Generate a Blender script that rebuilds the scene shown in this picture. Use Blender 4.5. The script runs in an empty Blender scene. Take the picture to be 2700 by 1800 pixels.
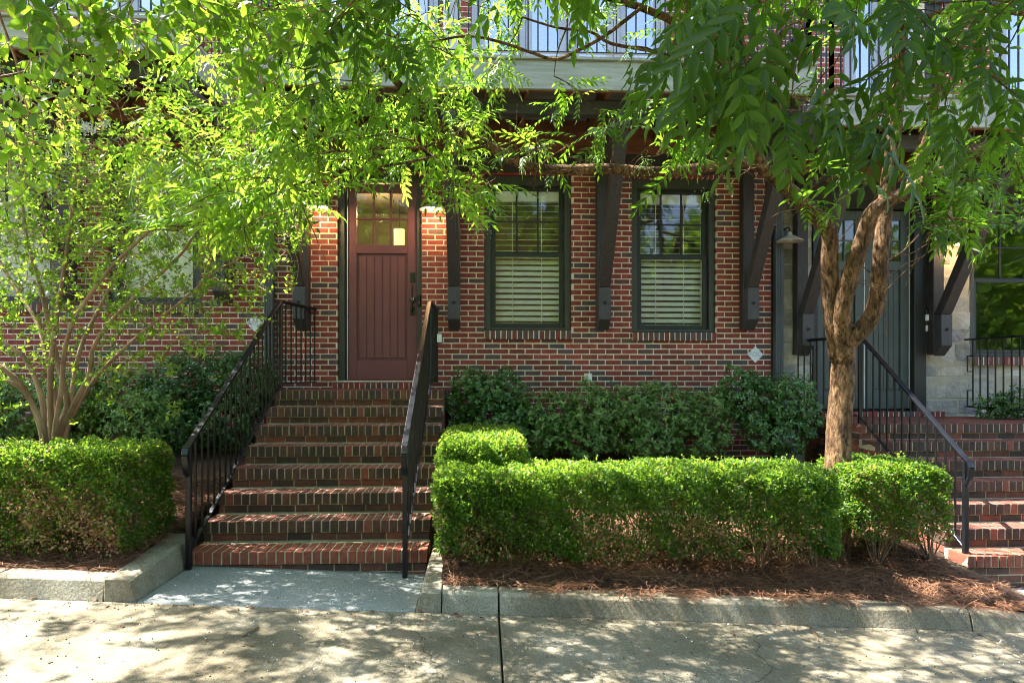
import bpy, math, random
import numpy as np
from mathutils import Vector, Matrix
random.seed(7); rng = np.random.default_rng(7)
sc = bpy.context.scene; col = sc.collection
R = math.radians
# ------------------------------------------------------------------ camera, sky, sun, exposure
E, CY, YAW, F, HY = 1.51, -8.06, R(2.5), 1700.0, 985.6
cd = bpy.data.cameras.new('camera'); cam = bpy.data.objects.new('camera', cd); col.objects.link(cam)
cam.location = (0, CY, E); cam.rotation_euler = (R(90), 0, -YAW)
cd.sensor_width = 36; cd.lens = 36*F/2700; cd.shift_y = (HY-900)/2700; cd.clip_end = 800; cd.clip_start = .05
sc.camera = cam
LX, LY = .64, -.11                                   # sun travel per metre of fall
SD = Vector((-LX, -LY, 1)).normalized()              # towards the sun
el = math.asin(SD.z); az = math.atan2(SD.x, SD.y)
w = bpy.data.worlds.new('World'); sc.world = w; w.use_nodes = True
nt = w.node_tree; bg = nt.nodes['Background']; sky = nt.nodes.new('ShaderNodeTexSky')
sky.sky_type = 'NISHITA'; sky.sun_disc = False; sky.sun_elevation = el; sky.sun_rotation = az; sky.dust_density = 1.6; sky.ozone_density = 1.0
nt.links.new(sky.outputs[0], bg.inputs[0]); bg.inputs[1].default_value = .11
sl = bpy.data.lights.new('sun', 'SUN'); so = bpy.data.objects.new('sun', sl); col.objects.link(so)
sl.energy = 5.0; sl.angle = R(.45); sl.color = (1, .95, .86)
so.rotation_euler = SD.to_track_quat('Z', 'Y').to_euler(); so.location = (-5, 4, 12)
vs = sc.view_settings; vs.view_transform = 'Standard'; vs.look = 'None'; vs.exposure = 2.8; vs.gamma = 1
sc.cycles.max_bounces = 7; sc.cycles.diffuse_bounces = 3; sc.cycles.transmission_bounces = 5
sc.cycles.transparent_max_bounces = 8; sc.cycles.use_denoising = True; sc.cycles.filter_width = 1.05; sc.cycles.sample_clamp_indirect = 6

# ------------------------------------------------------------------ helpers
_f = Vector((math.sin(YAW), math.cos(YAW), 0)); _r = Vector((math.cos(YAW), -math.sin(YAW), 0))
K = 2700/2352
def ray(px, py):
    return _f + _r*((px*K-1350)/F) + Vector((0, 0, (HY-py*K)/F))
def W(px, py, Y=0.0):
    d = ray(px, py); return Vector((0, CY, E)) + d*((Y-CY)/d.y)
def D(px, py, dep):
    return Vector((0, CY, E)) + ray(px, py)*dep
def gz(x): return -.085 - .05*x
def bed_z(x, y): return gz(x) + .13 + .17*max(0, min(3.6, y+3.6))

def props(o, label=None, cat=None, group=None, kind=None):
    if label: o['label'] = label
    if cat: o['category'] = cat
    if group: o['group'] = group
    if kind: o['kind'] = kind
    return o
def thing(name, label, cat, loc=(0, 0, 0), group=None):
    o = bpy.data.objects.new(name, None); col.objects.link(o); o.location = loc
    o.empty_display_size = .1
    return props(o, label, cat, group)
def link(name, me, mat, parent=None):
    o = bpy.data.objects.new(name, me); col.objects.link(o)
    if mat: me.materials.append(mat)
    if parent is not None:
        o.parent = parent
        # geometry is in world metres: undo the parent's translation
        t = Vector((0, 0, 0)); p = parent
        while p is not None: t += p.location; p = p.parent
        o.location = -t
    return o
class MB:
    def __init__(s): s.v = []; s.f = []; s.t = []
    def add(s, vs_, fs, tone=0.5):
        b = len(s.v); s.v += [tuple(p) for p in vs_]
        for i, f in enumerate(fs):
            s.f.append([b+k for k in f]); s.t.append(tone[i] if isinstance(tone, (list, tuple)) else tone)
        return s
    def box(s, x0, x1, y0, y1, z0, z1, tone=.5, M=None, j=0):
        p = [(x0,y0,z0),(x1,y0,z0),(x1,y1,z0),(x0,y1,z0),(x0,y0,z1),(x1,y0,z1),(x1,y1,z1),(x0,y1,z1)]
        if j: p = [(a+random.uniform(-j,j), b+random.uniform(-j,j), c+random.uniform(-j,j)) for a,b,c in p]
        if M is not None: p = [M @ Vector(q) for q in p]
        return s.add(p, [(0,3,2,1),(4,5,6,7),(0,1,5,4),(1,2,6,5),(2,3,7,6),(3,0,4,7)], tone)
    def bar(s, a, b, wx, wz, tone=.5, up=(0,0,1)):      # square bar from a to b
        a = Vector(a); b = Vector(b); d = (b-a); L = d.length; d.normalize(); u = Vector(up)
        if abs(d.dot(u)) > .99: u = Vector((0,1,0))
        sx = d.cross(u).normalized(); u = sx.cross(d)
        M = Matrix((( sx.x,d.x,u.x,a.x),(sx.y,d.y,u.y,a.y),(sx.z,d.z,u.z,a.z),(0,0,0,1)))
        return s.box(-wx/2, wx/2, 0, L, -wz/2, wz/2, tone, M)
    def tube(s, pts, rad, n=8, tone=.5, cap=True):
        pts = [Vector(p) for p in pts]; m = len(pts)
        if not hasattr(rad, '__len__'): rad = [rad]*m
        vs_ = []; u = None
        for i, p in enumerate(pts):
            d = (pts[min(i+1, m-1)]-pts[max(i-1, 0)]).normalized()
            if u is None: u = d.orthogonal().normalized()
            u = (u - d*u.dot(d)); u = u.normalized() if u.length > 1e-6 else d.orthogonal().normalized()
            w_ = d.cross(u)
            for k in range(n):
                a = 2*math.pi*k/n; vs_.append(p + (u*math.cos(a)+w_*math.sin(a))*rad[i])
        fs = [(i*n+k, i*n+(k+1) % n, (i+1)*n+(k+1) % n, (i+1)*n+k) for i in range(m-1) for k in range(n)]
        if cap: fs += [tuple(range(n-1, -1, -1)), tuple(range((m-1)*n, m*n))]
        return s.add(vs_, fs, tone)
    def prism(s, poly, axis, a, b, tone=.5):             # poly of 2-D points extruded along an axis
        def mk(p, t): return {'x': (t,p[0],p[1]), 'y': (p[0],t,p[1]), 'z': (p[0],p[1],t)}[axis]
        n = len(poly); vs_ = [mk(p, a) for p in poly]+[mk(p, b) for p in poly]
        return s.add(vs_, [tuple(range(n))[::-1], tuple(range(n, 2*n))]+[(i, (i+1) % n, n+(i+1) % n, n+i) for i in range(n)], tone)
    def build(s, name, mat, parent=None, smooth=False, bevel=0, seg=1):
        me = bpy.data.meshes.new(name); me.from_pydata(s.v, [], s.f)
        at = me.attributes.new('tone', 'FLOAT', 'FACE'); at.data.foreach_set('value', s.t)
        import bmesh
        bm = bmesh.new(); bm.from_mesh(me); bmesh.ops.recalc_face_normals(bm, faces=bm.faces); bm.to_mesh(me); bm.free()
        if smooth: me.shade_smooth()
        o = link(name, me, mat, parent)
        if bevel:
            m = o.modifiers.new('bevel', 'BEVEL'); m.width = bevel; m.segments = seg; m.limit_method = 'ANGLE'
        return o
def smooth_path(pts, k=4):
    out = []; n = len(pts)
    for i in range(n-1):
        p0, p1, p2, p3 = pts[max(i-1,0)], pts[i], pts[i+1], pts[min(i+2,n-1)]
        for j in range(k):
            t = j/k
            out.append(.5*((2*p1)+(p2-p0)*t+(2*p0-5*p1+4*p2-p3)*t*t+(3*p1-p0-3*p2+p3)*t**3))
    out.append(pts[-1]); return out

# ------------------------------------------------------------------ materials
def newmat(name):
    m = bpy.data.materials.new(name); m.use_nodes = True; n = m.node_tree
    return m, n, n.nodes['Principled BSDF'], n.nodes, n.links
def noisy(name, c1, c2, scale=6, rough=.6, bump=.15, bscale=60, metal=0, spec=.5, stretch=(1,1,1), detail=6, bdist=.01):
    m, n, p, N, Lk = newmat(name)
    tc = N.new('ShaderNodeTexCoord'); mp = N.new('ShaderNodeMapping'); mp.inputs['Scale'].default_value = stretch
    Lk.new(tc.outputs['Object'], mp.inputs[0])
    no = N.new('ShaderNodeTexNoise'); no.inputs['Scale'].default_value = scale; no.inputs['Detail'].default_value = detail
    no.inputs['Roughness'].default_value = .65
    Lk.new(mp.outputs[0], no.inputs[0])
    r = N.new('ShaderNodeValToRGB'); r.color_ramp.elements[0].position = .3; r.color_ramp.elements[1].position = .7
    r.color_ramp.elements[0].color = (*c1, 1); r.color_ramp.elements[1].color = (*c2, 1)
    Lk.new(no.outputs[0], r.inputs[0]); Lk.new(r.outputs[0], p.inputs['Base Color'])
    p.inputs['Roughness'].default_value = rough; p.inputs['Metallic'].default_value = metal
    p.inputs['Specular IOR Level'].default_value = spec
    if bump:
        b = N.new('ShaderNodeTexNoise'); b.inputs['Scale'].default_value = bscale; b.inputs['Detail'].default_value = 4
        Lk.new(mp.outputs[0], b.inputs[0]); bp = N.new('ShaderNodeBump'); bp.inputs['Strength'].default_value = bump
        bp.inputs['Distance'].default_value = bdist
        Lk.new(b.outputs[0], bp.inputs['Height']); Lk.new(bp.outputs[0], p.inputs['Normal'])
    return m
def toned(name, stops, rough=.8, bump=.3, bscale=45, nmix=.35, nscale=14, spec=.3, bdist=.006):
    m, n, p, N, Lk = newmat(name)
    at = N.new('ShaderNodeAttribute'); at.attribute_name = 'tone'
    r = N.new('ShaderNodeValToRGB'); cr = r.color_ramp
    while len(cr.elements) < len(stops): cr.elements.new(.5)
    for e_, (ps, c) in zip(cr.elements, stops): e_.position = ps; e_.color = (*c, 1)
    Lk.new(at.outputs['Fac'], r.inputs[0])
    tc = N.new('ShaderNodeTexCoord'); no = N.new('ShaderNodeTexNoise'); no.inputs['Scale'].default_value = nscale
    no.inputs['Detail'].default_value = 5; no.inputs['Roughness'].default_value = .7
    Lk.new(tc.outputs['Object'], no.inputs[0])
    mr = N.new('ShaderNodeMapRange'); mr.inputs[1].default_value = .3; mr.inputs[2].default_value = .7
    mr.inputs[3].default_value = 1-nmix; mr.inputs[4].default_value = 1+nmix*.8; Lk.new(no.outputs[0], mr.inputs[0])
    mx = N.new('ShaderNodeMix'); mx.data_type = 'RGBA'; mx.blend_type = 'MULTIPLY'; mx.inputs[0].default_value = 1
    Lk.new(r.outputs[0], mx.inputs[6]); Lk.new(mr.outputs[0], mx.inputs[7]); Lk.new(mx.outputs[2], p.inputs['Base Color'])
    p.inputs['Roughness'].default_value = rough; p.inputs['Specular IOR Level'].default_value = spec
    b = N.new('ShaderNodeTexNoise'); b.inputs['Scale'].default_value = bscale; b.inputs['Detail'].default_value = 5
    Lk.new(tc.outputs['Object'], b.inputs[0]); bp = N.new('ShaderNodeBump'); bp.inputs['Strength'].default_value = bump
    bp.inputs['Distance'].default_value = bdist
    Lk.new(b.outputs[0], bp.inputs['Height']); Lk.new(bp.outputs[0], p.inputs['Normal'])
    return m
def leafmat(name, stops, tstops, trans=.45, rough=.38, spec=.5):
    m, n, p, N, Lk = newmat(name)
    at = N.new('ShaderNodeAttribute'); at.attribute_name = 'tone'
    def ramp(st):
        r = N.new('ShaderNodeValToRGB'); cr = r.color_ramp
        while len(cr.elements) < len(st): cr.elements.new(.5)
        for e_, (ps, c) in zip(cr.elements, st): e_.position = ps; e_.color = (*c, 1)
        Lk.new(at.outputs['Fac'], r.inputs[0]); return r
    a = ramp(stops); b = ramp(tstops)
    Lk.new(a.outputs[0], p.inputs['Base Color']); p.inputs['Roughness'].default_value = rough
    p.inputs['Specular IOR Level'].default_value = spec
    t = N.new('ShaderNodeBsdfTranslucent'); Lk.new(b.outputs[0], t.inputs[0])
    mx = N.new('ShaderNodeMixShader'); mx.inputs[0].default_value = trans
    Lk.new(p.outputs[0], mx.inputs[1]); Lk.new(t.outputs[0], mx.inputs[2])
    Lk.new(mx.outputs[0], N['Material Output'].inputs[0]); return m
def glassmat(name, tint=(.98,.98,.97), base=.015):
    m = bpy.data.materials.new(name); m.use_nodes = True; N = m.node_tree.nodes; Lk = m.node_tree.links; N.clear()
    o = N.new('ShaderNodeOutputMaterial'); t = N.new('ShaderNodeBsdfTransparent'); t.inputs[0].default_value = (*tint, 1)
    g = N.new('ShaderNodeBsdfGlossy'); g.inputs['Roughness'].default_value = .01; g.inputs[0].default_value = (1,1,1,1)
    g.inputs['Roughness'].default_value = .03; fr = N.new('ShaderNodeFresnel'); fr.inputs[0].default_value = 1.36
    ad = N.new('ShaderNodeMath'); ad.operation = 'ADD'; ad.inputs[1].default_value = base; ad.use_clamp = True
    tc = N.new('ShaderNodeTexCoord'); no = N.new('ShaderNodeTexNoise'); no.inputs['Scale'].default_value = 3
    bp = N.new('ShaderNodeBump'); bp.inputs['Strength'].default_value = .03; bp.inputs['Distance'].default_value = .05
    Lk.new(tc.outputs['Object'], no.inputs[0]); Lk.new(no.outputs[0], bp.inputs['Height']); Lk.new(bp.outputs[0], g.inputs['Normal'])
    mx = N.new('ShaderNodeMixShader'); Lk.new(fr.outputs[0], ad.inputs[0]); Lk.new(ad.outputs[0], mx.inputs[0])
    Lk.new(t.outputs[0], mx.inputs[1]); Lk.new(g.outputs[0], mx.inputs[2]); Lk.new(mx.outputs[0], o.inputs[0]); return m
def emit(name, c, s):
    m, n, p, N, Lk = newmat(name); p.inputs['Base Color'].default_value = (*c, 1)
    p.inputs['Emission Color'].default_value = (*c, 1); p.inputs['Emission Strength'].default_value = s; return m

M = {}
M['brick'] = toned('brick', [(0,(.29,.062,.046)),(.35,(.21,.045,.036)),(.62,(.155,.040,.033)),(.72,(.13,.060,.056)),(.85,(.105,.066,.068)),(1,(.072,.055,.060))])
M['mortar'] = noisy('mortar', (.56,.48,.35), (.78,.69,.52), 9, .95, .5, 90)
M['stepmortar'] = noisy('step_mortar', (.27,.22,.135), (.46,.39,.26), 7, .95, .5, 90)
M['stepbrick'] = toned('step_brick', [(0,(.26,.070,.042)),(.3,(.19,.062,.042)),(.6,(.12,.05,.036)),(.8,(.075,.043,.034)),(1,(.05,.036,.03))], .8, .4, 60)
M['stone'] = toned('stone', [(0,(.50,.47,.40)),(.5,(.40,.37,.31)),(.8,(.26,.25,.23)),(1,(.20,.19,.18))], .9, .9, 16, .3, 8, .3, .03)
M['stonemortar'] = noisy('stone_mortar', (.30,.27,.20), (.42,.38,.29), 9, .95, .4)
M['concrete'] = None
M['wood'] = noisy('dark_stained_wood', (.020,.016,.017), (.045,.036,.036), 10, .6, .35, 40, stretch=(4,4,.6))
M['woodblock'] = noisy('dark_stained_block', (.032,.029,.032), (.055,.050,.054), 10, .6, .35, 40, stretch=(4,4,.6))
M['beam'] = noisy('dark_beam', (.035,.035,.035), (.07,.07,.068), 6, .6, .3, 40, stretch=(.5,4,4))
M['fascia'] = noisy('weathered_fascia', (.22,.22,.20), (.40,.39,.36), 5, .8, .3, 50, stretch=(.35,4,5))
M['joist'] = noisy('brown_joist', (.11,.04,.018), (.22,.085,.035), 7, .75, .3, 40, stretch=(.5,1,3))
M['trim'] = noisy('dark_window_trim', (.010,.011,.010), (.018,.019,.016), 5, .45, .1)
M['jamb'] = noisy('green_grey_jamb', (.030,.033,.027), (.048,.052,.042), 5, .5, .1)
M['door'] = noisy('maroon_door_paint', (.130,.038,.050), (.155,.048,.060), 3, .4, .08, 120)
M['greendoor'] = noisy('grey_green_door_paint', (.050,.064,.060), (.070,.085,.080), 3, .45, .08, 120)
M['iron'] = noisy('black_iron_paint', (.004,.0045,.006), (.009,.010,.013), 12, .30, .1, 90, spec=.4)
M['white'] = noisy('white_paint', (.62,.63,.62), (.75,.75,.73), 8, .5, .05)
M['blind'] = noisy('white_blind', (.78,.79,.76), (.86,.87,.84), 8, .6, .0)
M['black'] = noisy('black_plastic', (.008,.008,.009), (.015,.015,.016), 8, .3, .03)
M['dark'] = noisy('dark_room', (.14,.12,.09), (.18,.155,.12), 2, .9, 0)
M['down'] = noisy('grey_downspout', (.060,.066,.075), (.09,.098,.11), 5, .45, .05)
M['glass'] = glassmat('window_glass')
M['skyglass'] = glassmat('upper_window_glass', (.55,.6,.65), .35)
M['bluegrey'] = noisy('blue_grey_siding', (.22,.24,.28), (.30,.32,.37), 4, .6, .1)
M['sign'] = noisy('sign_face', (.62,.64,.68), (.74,.76,.8), 5, .5, .05)
M['signtext'] = noisy('faded_sign_letters', (.36,.37,.42), (.42,.43,.48), 5, .5, 0)
M['shade'] = noisy('enamel_shade', (.55,.50,.42), (.65,.60,.52), 5, .4, .05)
M['bulb'] = emit('lit_bulb', (1,.72,.38), 8)
M['pendant'] = emit('lit_pendant', (1,.62,.22), .32)
M['straw'] = toned('pine_straw', [(0,(.30,.155,.085)),(.5,(.19,.085,.042)),(.85,(.09,.038,.022)),(1,(.40,.25,.14))], .7, 0, 10, .1)
M['soil'] = noisy('straw_covered_soil', (.035,.016,.010), (.11,.045,.025), 25, .95, .9, 120, bdist=.03)
M['petal'] = noisy('petal', (.8,.78,.78), (.85,.8,.82), 8, .7, 0)
M['berry'] = noisy('dry_berry', (.03,.025,.012), (.12,.13,.04), 90, .6, 0)
M['greenberry'] = noisy('green_berry', (.13,.26,.03), (.2,.36,.05), 20, .35, 0)
M['barkA'] = noisy('chinaberry_bark', (.085,.042,.02), (.30,.165,.075), 14, .85, 1.0, 26, stretch=(1.3,1.3,.4), bdist=.05)
def bark(name, stops, sc, zs, bd, big=5):
    m, n, p, N, Lk = newmat(name); tc = N.new('ShaderNodeTexCoord'); mp = N.new('ShaderNodeMapping'); mp.inputs['Scale'].default_value = (1,1,zs)
    Lk.new(tc.outputs['Object'], mp.inputs[0]); a = N.new('ShaderNodeTexNoise'); a.inputs['Scale'].default_value = sc; a.inputs['Detail'].default_value = 7; a.inputs['Roughness'].default_value = .7; a.inputs['Distortion'].default_value = .6
    Lk.new(mp.outputs[0], a.inputs[0]); r = N.new('ShaderNodeValToRGB'); cr = r.color_ramp; cr.elements.new(.5)
    for e_, (ps, c) in zip(cr.elements, stops): e_.position = ps; e_.color = (*c, 1)
    Lk.new(a.outputs[0], r.inputs[0]); b = N.new('ShaderNodeTexNoise'); b.inputs['Scale'].default_value = big; Lk.new(tc.outputs['Object'], b.inputs[0])
    mr = N.new('ShaderNodeMapRange'); mr.inputs[1].default_value = .35; mr.inputs[2].default_value = .65; mr.inputs[3].default_value = .6; mr.inputs[4].default_value = 1.25; Lk.new(b.outputs[0], mr.inputs[0])
    mx = N.new('ShaderNodeMix'); mx.data_type = 'RGBA'; mx.blend_type = 'MULTIPLY'; mx.inputs[0].default_value = 1
    Lk.new(r.outputs[0], mx.inputs[6]); Lk.new(mr.outputs[0], mx.inputs[7]); Lk.new(mx.outputs[2], p.inputs['Base Color']); p.inputs['Roughness'].default_value = .85; p.inputs['Specular IOR Level'].default_value = .2
    bp = N.new('ShaderNodeBump'); bp.inputs['Strength'].default_value = 1; bp.inputs['Distance'].default_value = bd; Lk.new(a.outputs[0], bp.inputs['Height']); Lk.new(bp.outputs[0], p.inputs['Normal']); return m
M['barkA'] = bark('chinaberry_bark', [(.38,(.028,.016,.009)),(.50,(.15,.085,.042)),(.66,(.29,.18,.095))], 42, .30, .035)
M['barkB'] = noisy('crape_bark', (.11,.05,.025), (.34,.22,.14), 10, .7, .5, 30, stretch=(1,1,.25), bdist=.01)
M['twig'] = noisy('twig_bark', (.09,.05,.03), (.24,.15,.09), 20, .8, .2, 60)
def concrete(name, c1, c2, c3, brush=True):
    m, n, p, N, Lk = newmat(name)
    tc = N.new('ShaderNodeTexCoord')
    a = N.new('ShaderNodeTexNoise'); a.inputs['Scale'].default_value = .9; a.inputs['Detail'].default_value = 8; a.inputs['Roughness'].default_value = .7
    Lk.new(tc.outputs['Object'], a.inputs[0]); r = N.new('ShaderNodeValToRGB'); cr = r.color_ramp; cr.elements.new(.5)
    for e_, ps, c in zip(cr.elements, (.34,.5,.68), (c1,c2,c3)): e_.position = ps; e_.color = (*c, 1)
    Lk.new(a.outputs[0], r.inputs[0])
    s = N.new('ShaderNodeTexNoise'); s.inputs['Scale'].default_value = 110; s.inputs['Detail'].default_value = 3
    Lk.new(tc.outputs['Object'], s.inputs[0])
    mr = N.new('ShaderNodeMapRange'); mr.inputs[1].default_value = .3; mr.inputs[2].default_value = .7; mr.inputs[3].default_value = .6; mr.inputs[4].default_value = 1.3
    Lk.new(s.outputs[0], mr.inputs[0])
    mx = N.new('ShaderNodeMix'); mx.data_type = 'RGBA'; mx.blend_type = 'MULTIPLY'; mx.inputs[0].default_value = 1
    Lk.new(r.outputs[0], mx.inputs[6]); Lk.new(mr.outputs[0], mx.inputs[7]); Lk.new(mx.outputs[2], p.inputs['Base Color'])
    vo = N.new('ShaderNodeTexVoronoi'); vo.feature = 'DISTANCE_TO_EDGE'; vo.inputs['Scale'].default_value = .42
    wn = N.new('ShaderNodeTexNoise'); wn.inputs['Scale'].default_value = 2.5; wn.inputs['Detail'].default_value = 6; wm = N.new('ShaderNodeVectorMath'); wm.operation = 'MULTIPLY_ADD'; wm.inputs[1].default_value = (.5,.5,.5)
    Lk.new(tc.outputs['Object'], wn.inputs[0]); Lk.new(wn.outputs['Color'], wm.inputs[0]); Lk.new(tc.outputs['Object'], wm.inputs[2]); Lk.new(wm.outputs[0], vo.inputs['Vector'])
    ck = N.new('ShaderNodeMapRange'); ck.inputs[1].default_value = .0; ck.inputs[2].default_value = .0035; ck.inputs[3].default_value = .35 if brush else 1; ck.inputs[4].default_value = 1; Lk.new(vo.outputs['Distance'], ck.inputs[0])
    m2 = N.new('ShaderNodeMix'); m2.data_type = 'RGBA'; m2.blend_type = 'MULTIPLY'; m2.inputs[0].default_value = 1; Lk.new(mx.outputs[2], m2.inputs[6]); Lk.new(ck.outputs[0], m2.inputs[7]); Lk.new(m2.outputs[2], p.inputs['Base Color'])
    p.inputs['Roughness'].default_value = .85; p.inputs['Specular IOR Level'].default_value = .3
    mp = N.new('ShaderNodeMapping'); mp.inputs['Scale'].default_value = (90, 6, 6) if brush else (40,40,40)
    Lk.new(tc.outputs['Object'], mp.inputs[0]); b = N.new('ShaderNodeTexNoise'); b.inputs['Scale'].default_value = 1.2; b.inputs['Detail'].default_value = 3
    Lk.new(mp.outputs[0], b.inputs[0]); bp = N.new('ShaderNodeBump'); bp.inputs['Strength'].default_value = .5; bp.inputs['Distance'].default_value = .006
    Lk.new(b.outputs[0], bp.inputs['Height']); Lk.new(bp.outputs[0], p.inputs['Normal']); return m
M['road'] = concrete('brushed_concrete', (.082,.067,.040), (.155,.132,.088), (.24,.215,.165))
M['slab'] = concrete('smooth_concrete', (.17,.185,.18), (.22,.235,.23), (.27,.28,.27), False)
M['kerb'] = concrete('kerb_concrete', (.10,.08,.048), (.21,.18,.125), (.32,.30,.24), False)
M['ground'] = noisy('ground_earth', (.10,.09,.05), (.16,.14,.08), .5, .95, .3)

# ------------------------------------------------------------------ setting: ground, road, kerbs, paths, beds
def sheet(name, xs, ys, zf, mat, kind='structure', parent=None, smooth=True):
    v = [(x, y, zf(x, y)) for y in ys for x in xs]; n = len(xs)
    f = [(j*n+i, j*n+i+1, (j+1)*n+i+1, (j+1)*n+i) for j in range(len(ys)-1) for i in range(n-1)]
    me = bpy.data.meshes.new(name); me.from_pydata(v, [], f)
    if smooth: me.shade_smooth()
    o = link(name, me, mat, parent)
    if kind: o['kind'] = kind
    return o
def lin(a, b, n): return [a+(b-a)*i/(n-1) for i in range(n)]
def gfar(x): return gz(max(-14, min(14, x)))
sheet('ground', [-300,-60,-14,14,60,300], [-300,-60,-20,12,60,300], lambda x, y: gfar(x)-.09, M['ground'])
KY = -3.77
mb = MB()
JX = [-16.2,-12.94,-9.68,-6.42,-3.16,.10,3.36,6.62,9.88,13.14]
JY = [KY-.004, -8.9, -13.8]
for i in range(len(JX)-1):
    for j in range(2):
        x0, x1 = JX[i]+.006, JX[i+1]-.006; y1, y0 = JY[j]-.005*(j > 0), JY[j+1]+.005
        mb.add([(x0,y0,gz(x0)-.08),(x1,y0,gz(x1)-.08),(x1,y1,gz(x1)-.08),(x0,y1,gz(x0)-.08),
                (x0,y0,gz(x0)),(x1,y0,gz(x1)),(x1,y1,gz(x1)),(x0,y1,gz(x0))],
               [(0,3,2,1),(4,5,6,7),(0,1,5,4),(1,2,6,5),(2,3,7,6),(3,0,4,7)])
o = mb.build('road', M['road'], bevel=.006); o['kind'] = 'structure'
SX0, SX1 = -2.30, -.44                                  # centre stair edges
mb = MB()
x0, x1 = -2.27, -.455
for nm, x0, x1, y0, y1 in (('path', -2.262, -.452, KY+.006, -2.9), ('path', 4.19, 8.5, KY+.006, -2.2)):
    mb = MB(); z0, z1 = gz(x0)+.002, gz(x1)+.002
    mb.add([(x0,y0,z0-.08),(x1,y0,z1-.08),(x1,y1,z1-.08),(x0,y1,z0-.08),(x0,y0,z0),(x1,y0,z1),(x1,y1,z1),(x0,y1,z0)],
           [(0,3,2,1),(4,5,6,7),(0,1,5,4),(1,2,6,5),(2,3,7,6),(3,0,4,7)])
    o = mb.build(nm, M['slab'], bevel=.008); o['kind'] = 'structure'
def kerb_run(mb, a, b, wl, h0, h1, n=6):
    """kerb from a to b (2-D), width to the left of the direction, height h0..h1 above the road slope, battered face"""
    a = Vector(a); b = Vector(b); d = (b-a).normalized(); nrm = Vector((-d.y, d.x))*wl
    vs_ = []
    for i in range(n+1):
        t = i/n; p = a.lerp(b, t); h = h0+(h1-h0)*t
        for off, hh in ((0,-.09),(.0,.0),(.18,h-.018),(.28,h),(.96,h),(1,h-.01),(1,-.09)):
            q = p+nrm*off if off != .18 else p+nrm*.16
            vs_.append((q.x, q.y, gz(q.x)+hh+random.uniform(-.0015,.0015)))
    k = 7; fs = [(i*k+j, i*k+(j+1) % k, (i+1)*k+(j+1) % k, (i+1)*k+j) for i in range(n) for j in range(k)]
    fs += [tuple(range(k)), tuple(range(n*k+k-1, n*k-1, -1))]
    mb.add(vs_, fs)
mb = MB()
kerb_run(mb, (-2.47, KY), (-3.155, KY), -.18, .14, .14); kerb_run(mb, (-3.168, KY), (-6.41, KY), -.18, .14, .14)
kerb_run(mb, (-6.43, KY), (-9.6, KY), -.18, .14, .14)
kerb_run(mb, (-2.265, -2.86), (-2.265, KY+.002), -.195, .22, .145)
kerb_run(mb, (-.45, KY+.002), (-.45, -2.80), -.165, .13, .16)
kerb_run(mb, (-.278, KY), (.094, KY), .18, .13, .13, 3); kerb_run(mb, (.106, KY), (3.355, KY), .18, .13, .13, 10)
kerb_run(mb, (3.367, KY), (4.19, KY), .18, .13, .05, 4)
kerb_run(mb, (4.185, KY+.19), (4.185, -2.30), .14, .09, .16)
o = mb.build('kerb', M['kerb'], smooth=False, bevel=.004); o['kind'] = 'structure'
def wob(x, y, s=.02): return s*(math.sin(x*5.1+y*3.3)+math.sin(x*11.7-y*7.1)+math.sin(y*13+x*2.3))/1.6
def bedf(x, y):
    z = bed_z(x, y)+wob(x, y)
    if 2.4 < x < 4.05: z += .10*math.exp(-((x-3.5)/.5)**2-((y+2.7)/.5)**2)
    z = min(z, gz(x)+.10+max(0, 4.05-x)*.42+(.25 if x < 0 else 0))
    if y < KY+.24: z = min(z, gz(x)+.125)
    return z
sheet('ground', lin(-9.5, -2.45, 60), lin(KY+.17, .05, 40), bedf, M['soil'])
sheet('ground', lin(-.30, 4.06, 60), lin(KY+.17, .05, 40), bedf, M['soil'])
sheet('ground', lin(7.3, 10, 10), lin(KY+.17, .3, 20), lambda x, y: bed_z(x, y)+.1, M['soil'])

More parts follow.
